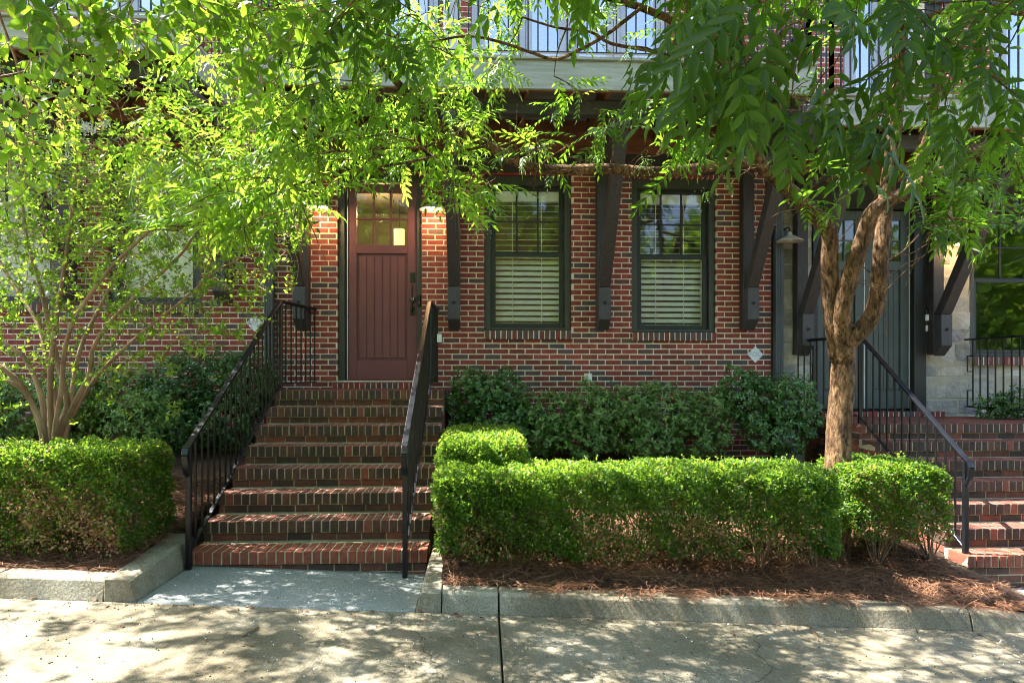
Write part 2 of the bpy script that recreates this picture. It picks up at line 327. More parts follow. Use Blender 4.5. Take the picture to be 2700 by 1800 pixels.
# ------------------------------------------------------------------ brick walls
def cut(iv, holes):
    out = [iv]
    for h0, h1 in holes:
        nx = []
        for a, b in out:
            if h1 <= a or h0 >= b: nx.append((a, b)); continue
            if h0 > a: nx.append((a, h0))
            if h1 < b: nx.append((h1, b))
        out = nx
    return out
def tone_brick():
    r = random.random()
    return random.uniform(0, .6) if r < .80 else random.uniform(.68, .95)
CH = .0677
def brick_wall(x0, x1, z0, z1, holes, parent, name='wall', y=0., bl=.203, ch=CH, jt=.0145, tonef=tone_brick, mats=('brick','mortar'), depth=.1, j=.0012, vary=0, name2='mortar'):
    mb = MB(); r = 0; z = z0
    while z < z1-.01:
        h = ch*(1+random.choice([0, 0, .5, -.25])*vary); zt = min(z+h, z1)
        a, b = z+jt/2, zt-jt/2; hs = [(h0, h1) for (h0, h1, c, d) in holes if c < b-.012 and d > a+.012]
        x = x0-(bl/2 if r % 2 else 0)-random.uniform(0, .01)
        while x < x1:
            L = bl*(1+random.uniform(-.45, .8)*vary)
            for (p, q) in cut((max(x, x0), min(x+L-jt, x1)), hs):
                if q-p > .02:
                    bo = random.uniform(-.002, .002)
                    mb.box(p, q, y+bo, y+depth, a, b, tonef(), j=j)
            x += L
        z = zt; r += 1
    w_ = mb.build(name, M[mats[0]], parent)
    mm = MB(); e = .006
    hh = [(a-e, b+e, c-e, d+e) for a, b, c, d in holes]
    X = sorted({x0, x1, *[min(max(v, x0), x1) for h in hh for v in h[:2]]}); Z = sorted({z0, z1, *[min(max(v, z0), z1) for h in hh for v in h[2:]]})
    for i in range(len(X)-1):
        for k in range(len(Z)-1):
            cx, cz = (X[i]+X[i+1])/2, (Z[k]+Z[k+1])/2
            if X[i+1]-X[i] < 1e-4 or Z[k+1]-Z[k] < 1e-4: continue
            if any(a < cx < b and c < cz < d for a, b, c, d in hh): continue
            mm.box(X[i], X[i+1], y+.0035, y+depth+.02, Z[k], Z[k+1])
    mm.build(name2, M[mats[1]], w_)
    return w_
def rowlock(parent, name, x0, x1, y0, y1, z0, z1, tonef=None, pitch=CH, mat='brick', mmat='mortar'):
    mb = MB(); n = max(1, round((x1-x0)/pitch)); pt = (x1-x0)/n
    for i in range(n):
        a = x0+i*pt+.0065; t = tonef() if tonef else tone_brick()
        mb.box(a, a+pt-.013, y0+random.uniform(-.003,.003), y1, z0, z1+random.uniform(-.002,.002), t, j=.0015)
    o = mb.build(name, M[mat], parent, bevel=.003)
    MB().box(x0+.004, x1-.004, y0+.005, y1-.004, z0+.002, z1-.004).build('mortar', M[mmat], o)
    return o

def window(parent, x0, x1, z0, z1, lite_top=True, blind=True, rec=.05, drop=.5, right_side=False):
    """frame outer rectangle; double-hung sashes, brick sill below"""
    wd = x1-x0; fw = .075; y = rec
    fr = MB()
    for a, b, c, d in ((x0, x0+fw, z0, z1), (x1-fw, x1, z0, z1), (x0+fw, x1-fw, z1-fw*1.5, z1), (x0+fw, x1-fw, z0, z0+.035)):
        fr.box(a, b, y, y+.09, c, d)
    win = fr.build('window', M['jamb'], parent, bevel=.004)
    s0, s1 = x0+fw, x1-fw; zb, zt = z0+.035, z1-fw*1.5; zm = zb+(zt-zb)*.52; sw = .065
    for nm, a, b, yy in (('lower_sash', zb, zm+.02, y+.05), ('upper_sash', zm-.02, zt, y+.085)):
        m_ = MB()
        m_.box(s0+.002, s0+sw, yy, yy+.034, a, b).box(s1-sw, s1-.002, yy, yy+.034, a, b)
        m_.box(s0+sw, s1-sw, yy+.001, yy+.033, a, a+.055).box(s0+sw, s1-sw, yy+.001, yy+.033, b-.05, b)
        if nm == 'upper_sash':
            for k in (1, 2):
                xx = s0+sw+(s1-s0-2*sw)*k/3; m_.box(xx-.011, xx+.011, yy+.004, yy+.028, a+.055, b-.05)
            zz = (a+b)/2; m_.box(s0+sw, s1-sw, yy+.006, yy+.026, zz-.011, zz+.011)
        m_.build(nm, M['trim'], win, bevel=.003)
        MB().box(s0+sw-.01, s1-sw+.01, yy+.014, yy+.018, a+.05, b-.045).build('pane', M['glass'], win)
    if blind:
        m_ = MB(); z = zb+.05; yb = y+.19
        while z < zt-.16:
            t = R(50 if z < zm else 16)
            Mx = Matrix.Translation((0, yb, z)) @ Matrix.Rotation(t, 4, 'X')
            m_.box(s0+sw*.2, s1-sw*.2, -.034, .034, -.0018, .0018, M=Mx); z += .073
        m_.box(s0+sw*.2, s1-sw*.2, yb-.03, yb+.03, zt-.16, zt+.02)
        for xx in (s0+.28, s1-.28): m_.box(xx-.004, xx+.004, yb-.038, yb-.034, zb+.02, zt-.1)
        m_.box(s1-sw*.9, s1-sw*.3, yb-.06, yb-.04, zb, zt)
        m_.build('blind', M['blind'], win)
    elif blind is None:
        MB().box(s0+.01, s1-.01, y+.17, y+.18, zb, zt).build('blind', M['blind'], win)
    rowlock(win, 'sill', x0-.0, x1+.0, -.035, rec+.03, z0-.115, z0-.008, tonef=lambda: random.uniform(.66, 1) if random.random() < .8 else random.uniform(.3, .6))
    return win

def bracket(parent, x, zbot, ztop, out=1.30):
    p = MB(); p.box(x-.07, x+.07, -.135, -.003, zbot+.02, ztop)
    br = p.build('bracket', M['wood'], parent, bevel=.006)
    b = MB(); b.prism([(-.278, zbot+.13), (-.137, zbot), (-.137, zbot+.52), (-.278, zbot+.52)], 'x', x-.072, x+.072)
    b.build('block', M['woodblock'], br, bevel=.005)
    d = MB(); y0, z0 = -.235, zbot+.523; y1, z1 = -out+.12, ztop-.155
    d.prism([(-.278, z0), (-.137, z0), (y1+.10, z1), (y1-.09, z1)], 'x', x-.068, x+.068)
    d.build('brace', M['wood'], br, bevel=.006)
    a = MB(); a.box(x-.072, x+.072, -out-.06, -.14, ztop-.152, ztop); a.build('arm', M['beam'], br, bevel=.02)
    for zz, yy in ((zbot+.33, -.279), (zbot+.60, -.30)):
        MB().tube([(x, yy-.012, zz), (x, yy+.02, zz)], .018, 10).build('bolt', M['iron'], br)
    return br

def railing(parent, name, pts, zt, zb, pitch=.112, bal=.012, post=None, n0=0):
    """pts: list of 3-D base line points with heights above them zt, zb (top and bottom rails)"""
    pass

def balcony(parent, x0, x1, zbot, out=1.56, brks=()):
    """deck with fascia, joists, beam, ledger, iron railing"""
    b = MB().box(x0, x1, -out, -out+.04, zbot, zbot+.29).build('balcony', M['fascia'], parent, bevel=.004)
    cp = MB().box(x0-.01, x1+.01, -out-.03, .0-.002, zbot+.292, zbot+.325); cp.build('deck_board', M['fascia'], b, bevel=.004)
    for sx in (x0, x1-.04): MB().box(sx, sx+.04, -out+.042, -.03, zbot, zbot+.288).build('side_fascia', M['fascia'], b)
    j = MB(); n = int((x1-x0)/.4)
    for i in range(1, n): 
        xx = x0+(x1-x0)*i/n; j.box(xx-.02, xx+.02, -out+.042, -.045, zbot+.03, zbot+.285)
    j.box(x0+.05, x1-.05, -.043, -.002, zbot-.12, zbot+.26)
    j.box(x0+.05, x1-.05, -out+.045, -out+.075, zbot-.004, zbot+.24)
    j.build('joist', M['joist'], b, bevel=.003)
    MB().box(x0-.02, x1+.02, -out+.30, -out+.42, zbot-.125, zbot+.028).build('beam', M['beam'], b, bevel=.01)
    MB().box(x0+.02, x1-.02, -.03, -.004, zbot-.36, zbot-.122).build('ledger', M['wood'], b)
    r = MB(); zt = zbot+.325
    for a_, b_ in (((x0+.05, -out+.05), (x1-.05, -out+.05)), ((x0+.05, -out+.05), (x0+.05, -.05)), ((x1-.05, -out+.05), (x1-.05, -.05))):
        A = Vector(a_); B = Vector(b_); L = (B-A).length; m = int(L/.1)
        r.bar((*A, zt+1.0), (*B, zt+1.0), .045, .02); r.bar((*A, zt+.07), (*B, zt+.07), .03, .014)
        for k in range(1, m):
            q = A.lerp(B, k/m); r.box(q.x-.007, q.x+.007, q.y-.007, q.y+.007, zt+.07, zt+.99)
        for q in (A, B): r.box(q.x-.018, q.x+.018, q.y-.018, q.y+.018, zt-.0, zt+1.02)
    r.build('railing', M['iron'], b)
    return b
def upper_opening(parent, x0, x1, z0, z1, n=2, mat='bluegrey', gl='skyglass'):
    f = MB(); t = .07
    f.box(x0, x1, -.03, .06, z1-t*1.4, z1).box(x0, x1, -.03, .06, z0, z0+t)
    for i in range(n+1):
        x = x0+t/2+(x1-x0-t)*i/n; f.box(x-t/2, x+t/2, -.029, .058, z0+t, z1-t*1.4)
    for i in range(n):
        a = x0+t+(x1-x0-t)*i/n; b = x0+(x1-x0-t)*(i+1)/n
        f.box(a+.003, a+.09, -.005, .04, z0+t, z1-t*1.4).box(b-.09, b-.003, -.005, .04, z0+t, z1-t*1.4)
        f.box(a+.09, b-.09, -.004, .039, z0+t, z0+t+.28).box(a+.09, b-.09, -.004, .039, z1-t*1.4-.1, z1-t*1.4)
    w_ = f.build('window', M[mat], parent, bevel=.004)
    g = MB()
    for i in range(n):
        a = x0+t+(x1-x0-t)*i/n; b = x0+(x1-x0-t)*(i+1)/n
        g.box(a+.085, b-.085, .014, .02, z0+t+.275, z1-t*1.4-.095)
    g.build('pane', M[gl], w_); return w_

def shell(parent, x0, x1, z0, zr):
    """roof, floors and far walls closing the house so daylight only comes in at the front"""
    MB().box(x0, x1, -.18, 7.5, zr, zr+.18).build('roof', M['down'], parent)
    m = MB(); m.box(x0+.004, x0+.05, .13, 7.4, z0, zr-.004).box(x1-.05, x1-.004, .13, 7.4, z0, zr-.004).box(x0+.05, x1-.05, 7.35, 7.4, z0, zr-.004)
    m.box(x0+.05, x1-.05, .13, 7.35, z0+4.3-.3, z0+4.42-.3).box(x0+.05, x1-.05, .13, 7.35, z0, z0+.05)
    m.box(x0+.05, x1-.05, 2.4, 2.44, z0+.05, z0+3.99)
    m.build('interior', M['dark'], parent)

def wx(px, py=600, Y=0.): return W(px, py, Y).x
def wz(px, py, Y=0.): return W(px, py, Y).z
ZR = 7.05
XB0, XB1 = wx(622), wx(1771, 700)
# --- centre brick house
H = thing('brick_townhouse', 'dark red brick townhouse with maroon front door and two tall blinded windows', 'townhouse', (.5, 0, 0))
W1 = (wx(1113,600), wx(1312,600), wz(1200,758), wz(1200,402)); W2 = (wx(1452,600), wx(1645,600), wz(1550,762), wz(1550,410))
DO = (wx(775,700), wx(968,700), 1.40, 4.0)
holes = [W1, W2, DO]
sol = wz(1300, 398)                 # head height
upD = (wx(1040,100), wx(1900,100)); 
uh = [(-2.2, -.55, 4.72, 6.75), (-.15, 2.3, 4.72, 6.75)]
brick_wall(XB0+.002, XB1, .2, ZR-.004, holes+uh, H)
window(H, *W1); window(H, *W2)
for hole in (W1, W2, DO):
    rowlock(H, 'soldier_course', hole[0]-.1, hole[1]+.1, -.004, .09, hole[3]+.003, hole[3]+.19)
upper_opening(H, *uh[0], 2); upper_opening(H, *uh[1], 4)
shell(H, XB0, XB1, .1, ZR)
ZB = 4.39
for px in (690, 1043, 1387, 1725): bracket(H, W(px, 700, -.2).x, wz(px, 759, -.14), ZB-.125)
bal = balcony(H, -2.52, 3.42, ZB)
MB().box(-.46, -.30, -.62, -.46, ZB+.33, ZR-.01).build('post', M['bluegrey'], bal, bevel=.006)
MB().box(2.46, 2.62, -.62, -.46, ZB+.33, ZR-.01).build('post', M['bluegrey'], bal, bevel=.006)
# door: frame, slab, panel boards, lites
dj = MB(); dx0, dx1, dz0, dz1 = DO
dj.box(dx0, dx0+.075, .05, .15, dz0, dz1).box(dx1-.06, dx1, .05, .15, dz0, dz1).box(dx0+.075, dx1-.06, .05, .15, dz1-.1, dz1)
sx0, sx1 = dx0+.115, dx1-.065
dj.box(dx0+.076, sx0-.004, .09, .15, dz0+.03, dz1-.1)
door = dj.build('door', M['jamb'], H, bevel=.004)
MB().box(dx0-.02, dx1, .02, .2, dz0-.0, dz0+.028).build('threshold', M['shade'], door, bevel=.004)
s = MB(); zs, ze = dz0+.04, dz1-.11; gx0, gx1 = sx0+.10, sx1-.12; gz0, gz1 = 3.13, 3.78; pz0, pz1 = 1.68, 3.02
s.box(sx0, gx0, .10, .145, zs, ze).box(gx1, sx1, .10, .145, zs, ze)
s.box(gx0, gx1, .101, .144, zs, pz0).box(gx0, gx1, .101, .144, pz1, gz0).box(gx0, gx1, .101, .144, gz1, ze)
s.box(gx0+.0, gx1-.0, .128, .142, pz0, pz1)
nb = 6; bw = (gx1-gx0-.05)/nb
for i in range(nb): s.box(gx0+.025+i*bw+.003, gx0+.025+(i+1)*bw-.003, .118, .129, pz0+.03, pz1-.03)
for k in (1, 2): xx = gx0+(gx1-gx0)*k/3; s.box(xx-.012, xx+.012, .103, .14, gz0, gz1)
zz = (gz0+gz1)/2; s.box(gx0, gx1, .105, .138, zz-.012, zz+.012)
s.build('slab', M['door'], door, bevel=.004)
MB().box(sx0-.012, sx0-.004, .082, .12, zs, ze).build('weather_strip', M['white'], door)
MB().box(gx0, gx1, .120, .125, gz0, gz1).build('pane', M['glass'], door)
h = MB(); hx = sx1-.055
h.box(hx-.03, hx+.03, .085, .10, 2.72-.06, 2.72+.06); h.box(hx-.03, hx+.03, .085, .10, 2.25, 2.36)
h.tube(smooth_path([Vector((hx, .09, 2.62)), Vector((hx, .035, 2.58)), Vector((hx, .03, 2.45)), Vector((hx, .035, 2.33)), Vector((hx, .09, 2.29))]), .010, 8)
h.build('handle', M['black'], door, bevel=.004)
k = MB(); kz = wz(947, 687); k.tube([(hx, .10, kz), (hx, .07, kz)], [.042, .038], 16); k.build('keypad_lock', M['black'], door)
k = MB()
for i in range(3):
    for j in range(2): k.box(hx-.018+j*.022, hx-.004+j*.022, .066, .0695, kz-.0+i*.013-.005, kz+.008+i*.013-.005)
k.build('key', M['white'], door)
rowlock(H, 'doorstep', dx0-.06, dx1+.12, -.03, .10, 1.315, 1.40)
# downspouts
def downspout(parent, x, zb, zt):
    d = MB(); n = 5; wdt = .105
    pr = []
    for i in range(n): a = x-wdt/2+wdt*i/n; pr += [(a+.002, -.085), (a+wdt/n*.7, -.085), (a+wdt/n*.72, -.079), (a+wdt/n, -.079)]
    pr += [(x+wdt/2, -.012), (x-wdt/2, -.012)]
    d.prism(pr, 'z', zb, zt); d.build('downspout', M['down'], parent)
downspout(H, wx(622, 700), .35, ZB-.15)
# --- left brick house
HL = thing('brick_townhouse', 'neighbouring brick townhouse behind the multi-stemmed flowering bush', 'townhouse', (-6, 0, 0))
XL0 = -9.5
dz = .31; sL = wx(285, 700); wl = W1[1]-W1[0]
LW = []
for xa in (wx(248), wx(248)-1.72): LW.append((xa, xa+wl+.02, W1[2]+dz, W1[3]+dz))
LW.append((wx(248)-4.6, wx(248)-3.5, W1[2]+dz, W1[3]+dz))
ul = [(-5.6, -3.7, 5.03, 6.8), (-8.6, -6.2, 5.03, 6.8)]
brick_wall(XL0, XB0-.002, .3, ZR+.3, LW+ul, HL)
for q in LW: window(HL, *q, blind=None); rowlock(HL, 'soldier_course', q[0]-.1, q[1]+.1, -.004, .09, q[3]+.003, q[3]+.19)
for q in ul: upper_opening(HL, *q, 3)
shell(HL, XL0, XB0-.005, .2, ZR+.3)
for px in (507, 140): bracket(HL, W(px, 650, -.2).x, wz(507, 696, -.14), ZB+dz-.125)
bracket(HL, -6.9, wz(507, 696, -.14), ZB+dz-.125)
balcony(HL, -9.3, -3.05, ZB+dz)
# --- right stone house
HR = thing('stone_townhouse', 'pale rough stone townhouse with grey green double door at the right', 'townhouse', (6, 0, 0))
dz = -.31; XR1 = 10.5
RD = (wx(1868,700), wx(2110,700), 1.03, 3.75)
RW = (wx(2232,600), wx(2232,600)+1.35, wz(2280,818), wz(2280,818)+2.0)
ur = [(4.6, 5.6, 4.45, 6.6), (6.6, 8.4, 4.45, 6.6)]
def tst(): return random.random()
brick_wall(XB1+.10, XR1, 0, 4.2, [RD, RW], HR, y=.03, bl=.36, ch=.20, jt=.024, tonef=tst, mats=('stone','stonemortar'), depth=.12, j=.009, vary=.9)
for ch_ in HR.children:
    if ch_.name.startswith('wall'): mo_ = ch_.modifiers.new('bevel','BEVEL'); mo_.width = .014; mo_.segments = 2
o = brick_wall(XB1+.002, XR1, 4.2, ZR-.3, ur, HR, name='upper_wall')
for q in ur: upper_opening(HR, *q, 2, 'bluegrey')
shell(HR, XB1+.005, XR1, -.2, ZR-.3)
MB().box(XB1+.003, XB1+.1, .05, .13, 0, 4.2).build('corner_board', M['down'], HR)
win = window(HR, *RW, blind=False)
bal = balcony(HR, 3.56, 9.8, ZB+dz)
MB().box(4.62, 4.82, -1.48, -1.28, ZB+dz+.33, ZR-.31).build('post', M['beam'], bal, bevel=.006)
for px in (1850, 2165): bracket(HR, W(px, 740, -.2).x, wz(px, 818, -.14), ZB+dz-.125)
bracket(HR, 8.6, wz(2165, 818, -.14), ZB+dz-.125)
downspout(HR, wx(1784, 700), .1, ZB+dz-.1)
# double door
dx0, dx1, dz0, dz1 = RD
f = MB(); f.box(dx0, dx0+.06, .0, .16, dz0, dz1).box(dx1-.07, dx1+.09, -.02, .16, dz0, dz1).box(dx0+.06, dx1-.07, .0, .16, dz1-.12, dz1)
dr = f.build('door', M['trim'], HR, bevel=.004)
mid = (dx0+dx1)/2+.02
for a, b in ((dx0+.065, mid-.006), (mid+.006, dx1-.075)):
    s = MB(); g0, g1 = a+.11, b-.11; zt = dz1-.13; zg = dz1-.78; zp0, zp1 = dz0+.26, zg-.12
    s.box(a, g0, .08, .125, dz0+.03, zt).box(g1, b, .08, .125, dz0+.03, zt).box(g0, g1, .081, .124, dz0+.03, zp0).box(g0, g1, .081, .124, zp1, zg).box(g0, g1, .081, .124, zt-.12, zt)
    s.box(g0, g1, .108, .12, zp0, zp1); n_ = 5; bw = (g1-g0-.04)/n_
    for i in range(n_): s.box(g0+.02+i*bw+.003, g0+.02+(i+1)*bw-.003, .098, .109, zp0+.025, zp1-.025)
    for k_ in (1, 2): xx = g0+(g1-g0)*k_/3; s.box(xx-.01, xx+.01, .083, .12, zg, zt-.12)
    s.box(g0, g1, .085, .118, (zg+zt-.12)/2-.01, (zg+zt-.12)/2+.01)
    s.build('slab', M['greendoor'], dr, bevel=.003)
    MB().box(g0, g1, .10, .104, zg, zt-.12).build('pane', M['glass'], dr)
for xx in (mid, dx1-.0725): MB().box(xx-.003, xx+.003, .07, .11, dz0+.03, dz1-.13).build('weather_strip', M['white'], dr)
rowlock(HR, 'doorstep', dx0-.35, dx1+.3, -.08, .09, .965, 1.03)

# ------------------------------------------------------------------ brick stairs
def top_tone(lo, hi): return random.uniform(lo, hi)
def stairs(label, x0, x1, ztop, yfront, run, rise, n, zb, red_bottom=True):
    T = thing('brick_staircase', label, 'stairs', ((x0+x1)/2, yfront/2, zb))
    core = MB(); nos = MB(); strc = MB()
    for k in range(n):                                  # k = 0 is the landing
        zt = ztop-k*rise; yf = yfront-k*run; zbk = zb if k == n-1 else ztop-(k+1)*rise
        yb = -.004 if k == 0 else yfront-(k-1)*run+.03
        rh = .098
        core.box(x0+.02, x1-.02, yf+.029, (yb if k == 0 else yf+run+.05), zb-.1, zt-rh+.004)
        core.box(x0+.006, x1-.006, yf+.005, yb+.0, zt-rh+.002, zt-.0035)
        m_ = round((x1-x0)/CH); pt = (x1-x0)/m_
        bl = .26 if k else .2
        for i in range(m_):
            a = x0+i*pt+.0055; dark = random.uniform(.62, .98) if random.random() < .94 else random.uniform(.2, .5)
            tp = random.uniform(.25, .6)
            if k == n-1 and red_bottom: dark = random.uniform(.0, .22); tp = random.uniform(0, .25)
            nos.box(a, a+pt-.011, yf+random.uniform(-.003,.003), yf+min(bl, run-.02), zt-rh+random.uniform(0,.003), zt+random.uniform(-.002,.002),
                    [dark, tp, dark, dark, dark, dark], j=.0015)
        # riser stretchers under the nosing
        zz1 = zt-rh-.010; zz0 = zz1-.057
        bx = x0-random.uniform(0, .15)
        while zz1 > zbk+.01:
            zz0 = max(zz1-.057, zbk+.0); xx = bx
            while xx < x1:
                a, b = max(xx, x0+.012), min(xx+.193, x1-.012)
                if b-a > .02: strc.box(a, b, yf+.024, yf+.1, zz0, zz1, random.choice([.2,.4,.55,.62,.75,.85,.9]), j=.002)
                xx += .203
            zz1 = zz0-.0105; bx -= .1
        # cheeks: bricks up both sides
        for side, xa in ((0, x0), (1, x1)):
            z = zb; r_ = 0
            while z < zt-rh-.03:
                yy = yf+.03-(.1 if r_ % 2 else 0)
                yend = 0 if k == 0 else yf+run+.03
                while yy < yend:
                    a, b = max(yy, yf+.03), min(yy+.193, yend-.006)
                    if b-a > .02:
                        if side == 0: strc.box(xa+.006, xa+.06, a, b, z, min(z+.057, zt-rh-.004), random.choice([.1,.3,.5,.7,.85]), j=.001)
                        else: strc.box(xa-.06, xa-.006, a, b, z, min(z+.057, zt-rh-.004), random.choice([.1,.3,.5,.7,.85]), j=.001)
                    yy += .203
                z += CH; r_ += 1
    # landing paving
    pv = MB(); y = yfront+.21; r_ = 0
    while y < -.03:
        x = x0+.005-(.1 if r_ % 2 else 0)
        while x < x1:
            a, b = max(x, x0+.006), min(x+.193, x1-.006)
            if b-a > .02: pv.box(a, b, y, min(y+.088, -.01), ztop-.05, ztop+random.uniform(-.002,.001), random.uniform(.15,.7), j=.001)
            x += .203
        y += .098; r_ += 1
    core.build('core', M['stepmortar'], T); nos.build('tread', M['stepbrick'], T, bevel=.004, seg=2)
    strc.build('riser', M['stepbrick'], T, bevel=.002); pv.build('landing', M['stepbrick'], T)
    return T
stairs('flight of eight brick steps rising to the maroon door', SX0, SX1, 1.33, -.89, .30, .171, 8, -.12)
stairs('wide brick steps with sunlit lower treads leading to the grey green door', 4.09, 7.3, .965, -1.22, .26, .166, 7, -.42)

# ------------------------------------------------------------------ stair railings
def stair_rail(label, group, bx, yn, yf, zn_b, zn_t, zf_b, zf_t, end, lean=0, pitch=.112, zend_b=None, zend_t=None, npost=None):
    """bx: x of the run; near (yn) and far (yf) ends, rail heights; end: (x,y) of the landing return"""
    T = thing('stair_railing', label, 'railing', (bx, yn, npost if npost is not None else 0), group)
    P = lambda y, z: Vector((bx, y, z))
    tr = MB()
    path = [P(yn-.02, zn_t-.20), P(yn-.055, zn_t-.13), P(yn-.07, zn_t-.05), P(yn-.045, zn_t+.0), P(yn, zn_t+.025), P(yf, zf_t)]
    prof_w, prof_h = .05, .022
    for a, b in zip(path[:-1], path[1:]): tr.bar(a, b, prof_w, prof_h, up=(0,-1,.6) if False else (0,0,1)); tr.bar(a-Vector((0,0,.016)), b-Vector((0,0,.016)), .032, .014)
    E_ = Vector((end[0], end[1], zf_t if zend_t is None else zend_t)); tr.bar(P(yf, zf_t), E_, prof_w, prof_h); tr.bar(P(yf, zf_t-.016), E_-Vector((0,0,.016)), .032, .014)
    tr.build('top_rail', M['iron'], T, bevel=.005, seg=2)
    br = MB(); Eb = Vector((end[0], end[1], zf_b if zend_b is None else zend_b))
    br.bar(P(yn, zn_b), P(yf, zf_b), .035, .014); br.bar(P(yf, zf_b), Eb, .035, .014); br.build('bottom_rail', M['iron'], T, bevel=.002)
    p = MB(); q = npost if npost is not None else 0
    p.box(bx-.019, bx+.019, yn-.019, yn+.019, q, zn_t); p.build('post', M['iron'], T, bevel=.003)
    MB().box(bx-.019, bx+.019, yf-.019, yf+.019, zf_b-.09, zf_t-.012).build('post', M['iron'], T, bevel=.003)
    n = int(abs(yf-yn)/pitch); b = MB()
    def spindle(q0, q1):
        b.box(q0.x-.0065, q0.x+.0065, q0.y-.0065, q0.y+.0065, q0.z, q1.z-.01)
    for i in range(1, n): t = i/n; spindle(P(yn, zn_b).lerp(P(yf, zf_b), t), P(yn, zn_t).lerp(P(yf, zf_t), t))
    m_ = int((E_-P(yf, zf_t)).length/pitch)
    for i in range(1, m_+1):
        t = i/(m_+.15); spindle(P(yf, zf_b).lerp(Eb, t), P(yf, zf_t).lerp(E_, t))
    b.build('baluster', M['iron'], T); return T
G = 'black iron stair railings'
stair_rail('black iron railing up the side of the steps nearest the grey downspout', G, -2.235, -3.07, -.86, .16, .95, 1.41, 2.31, (-2.07, -.03), npost=.025)
stair_rail('black iron railing on the hedge side of the steps to the maroon door', G, -.605, -3.07, -.86, .16, .95, 1.41, 2.31, (-.57, -.03), npost=-.06)
stair_rail('black iron railing behind the forked tree on the wide steps', G, 4.13, -2.70, -1.15, .02, .76, 1.05, 1.93, (3.97, -.05), npost=-.29)
T = thing('stair_railing', 'black iron railing with square scroll corner at the far end of the wide landing', 'railing', (6.25, -.1, .97), G)
r = MB(); A = Vector((6.2, -.02, 1.95)); B = Vector((6.34, -1.3, 1.95))
r.bar(A, B, .05, .022); r.build('top_rail', M['iron'], T)
r = MB(); r.bar(A-Vector((0,0,.86)), B-Vector((0,0,.86)), .035, .014); r.build('bottom_rail', M['iron'], T)
r = MB()
for i in range(1, 12):
    q = A.lerp(B, i/12); r.box(q.x-.0065, q.x+.0065, q.y-.0065, q.y+.0065, 1.09, 1.94)
r.build('baluster', M['iron'], T)
MB().box(B.x-.019, B.x+.019, B.y-.019, B.y+.019, .96, 1.95).build('post', M['iron'], T)
for z0_ in (1.74, 1.30):
    r = MB()
    q = A.lerp(B, .02); q2 = A.lerp(B, .083)
    for z_ in (z0_, z0_-.2): r.bar((q.x, q.y, z_), (q2.x, q2.y, z_), .012, .012)
    r.bar((q.x, q.y, z0_-.2), (q.x, q.y, z0_), .012, .012)
    r.build('scroll', M['iron'], T)

# ------------------------------------------------------------------ wall-mounted things
def lamp(px, py, label, lit, s=.16):
    c = W(px, py, -.22); T = thing('wall_lamp', label, 'wall lamp', c, 'dish shaded wall lamps')
    prof = [(.02,.11),(.03,.075),(.05,.06),(.10,.035),(s-.02,.006),(s,-.002),(s-.004,-.010),(.10,.022),(.03,.048)]
    n = 24; v = [(c.x+r_*math.cos(2*math.pi*k/n), c.y+r_*math.sin(2*math.pi*k/n), c.z+h_) for r_, h_ in prof for k in range(n)]
    f = [(i*n+k, i*n+(k+1) % n, (i+1)*n+(k+1) % n, (i+1)*n+k) for i in range(len(prof)-1) for k in range(n)]
    MB().add(v, f+[tuple(range(n))]).build('lamp_shade', M['shade'], T, smooth=True)
    m_ = MB(); m_.tube(smooth_path([c+Vector((0,0,.10)), c+Vector((0,.02,.16)), c+Vector((0,.12,.18)), c+Vector((0,.2,.14))]), .009, 8)
    m_.box(c.x-.05, c.x+.05, -.03, -.001, c.z+.06, c.z+.2); m_.build('arm', M['iron'], T)
    b = MB(); bs = []
    for i in range(7):
        a = math.pi*i/6; bs.append((c.x, c.y, c.z+.03-.034*math.cos(a)+.0))
    b.tube(bs, [max(.003, .034*math.sin(math.pi*i/6)) for i in range(7)], 12)
    b.build('bulb', M['bulb'] if lit else M['white'], T, smooth=True)
    if lit:
        ld = bpy.data.lights.new('lamp_glow', 'POINT'); ld.energy = 1.8; ld.color = (1,.62,.28); ld.shadow_soft_size = .035
        lo = bpy.data.objects.new('lamp_glow', ld); col.objects.link(lo); lo.parent = T; lo.location = (0, 0, -.06)
lamp(733, 478, 'lit dish lamp glowing on brick left of the maroon door beside the grey downspout', True)
lamp(993, 481, 'lit dish lamp between the maroon door and the nearest timber bracket', True)
lamp(1814, 553, 'unlit pale dish lamp at the stone strip beside the second downspout', False)
lamp(2215, 560, 'lit dish lamp on pale stone behind leaves beside the grey green door', True)
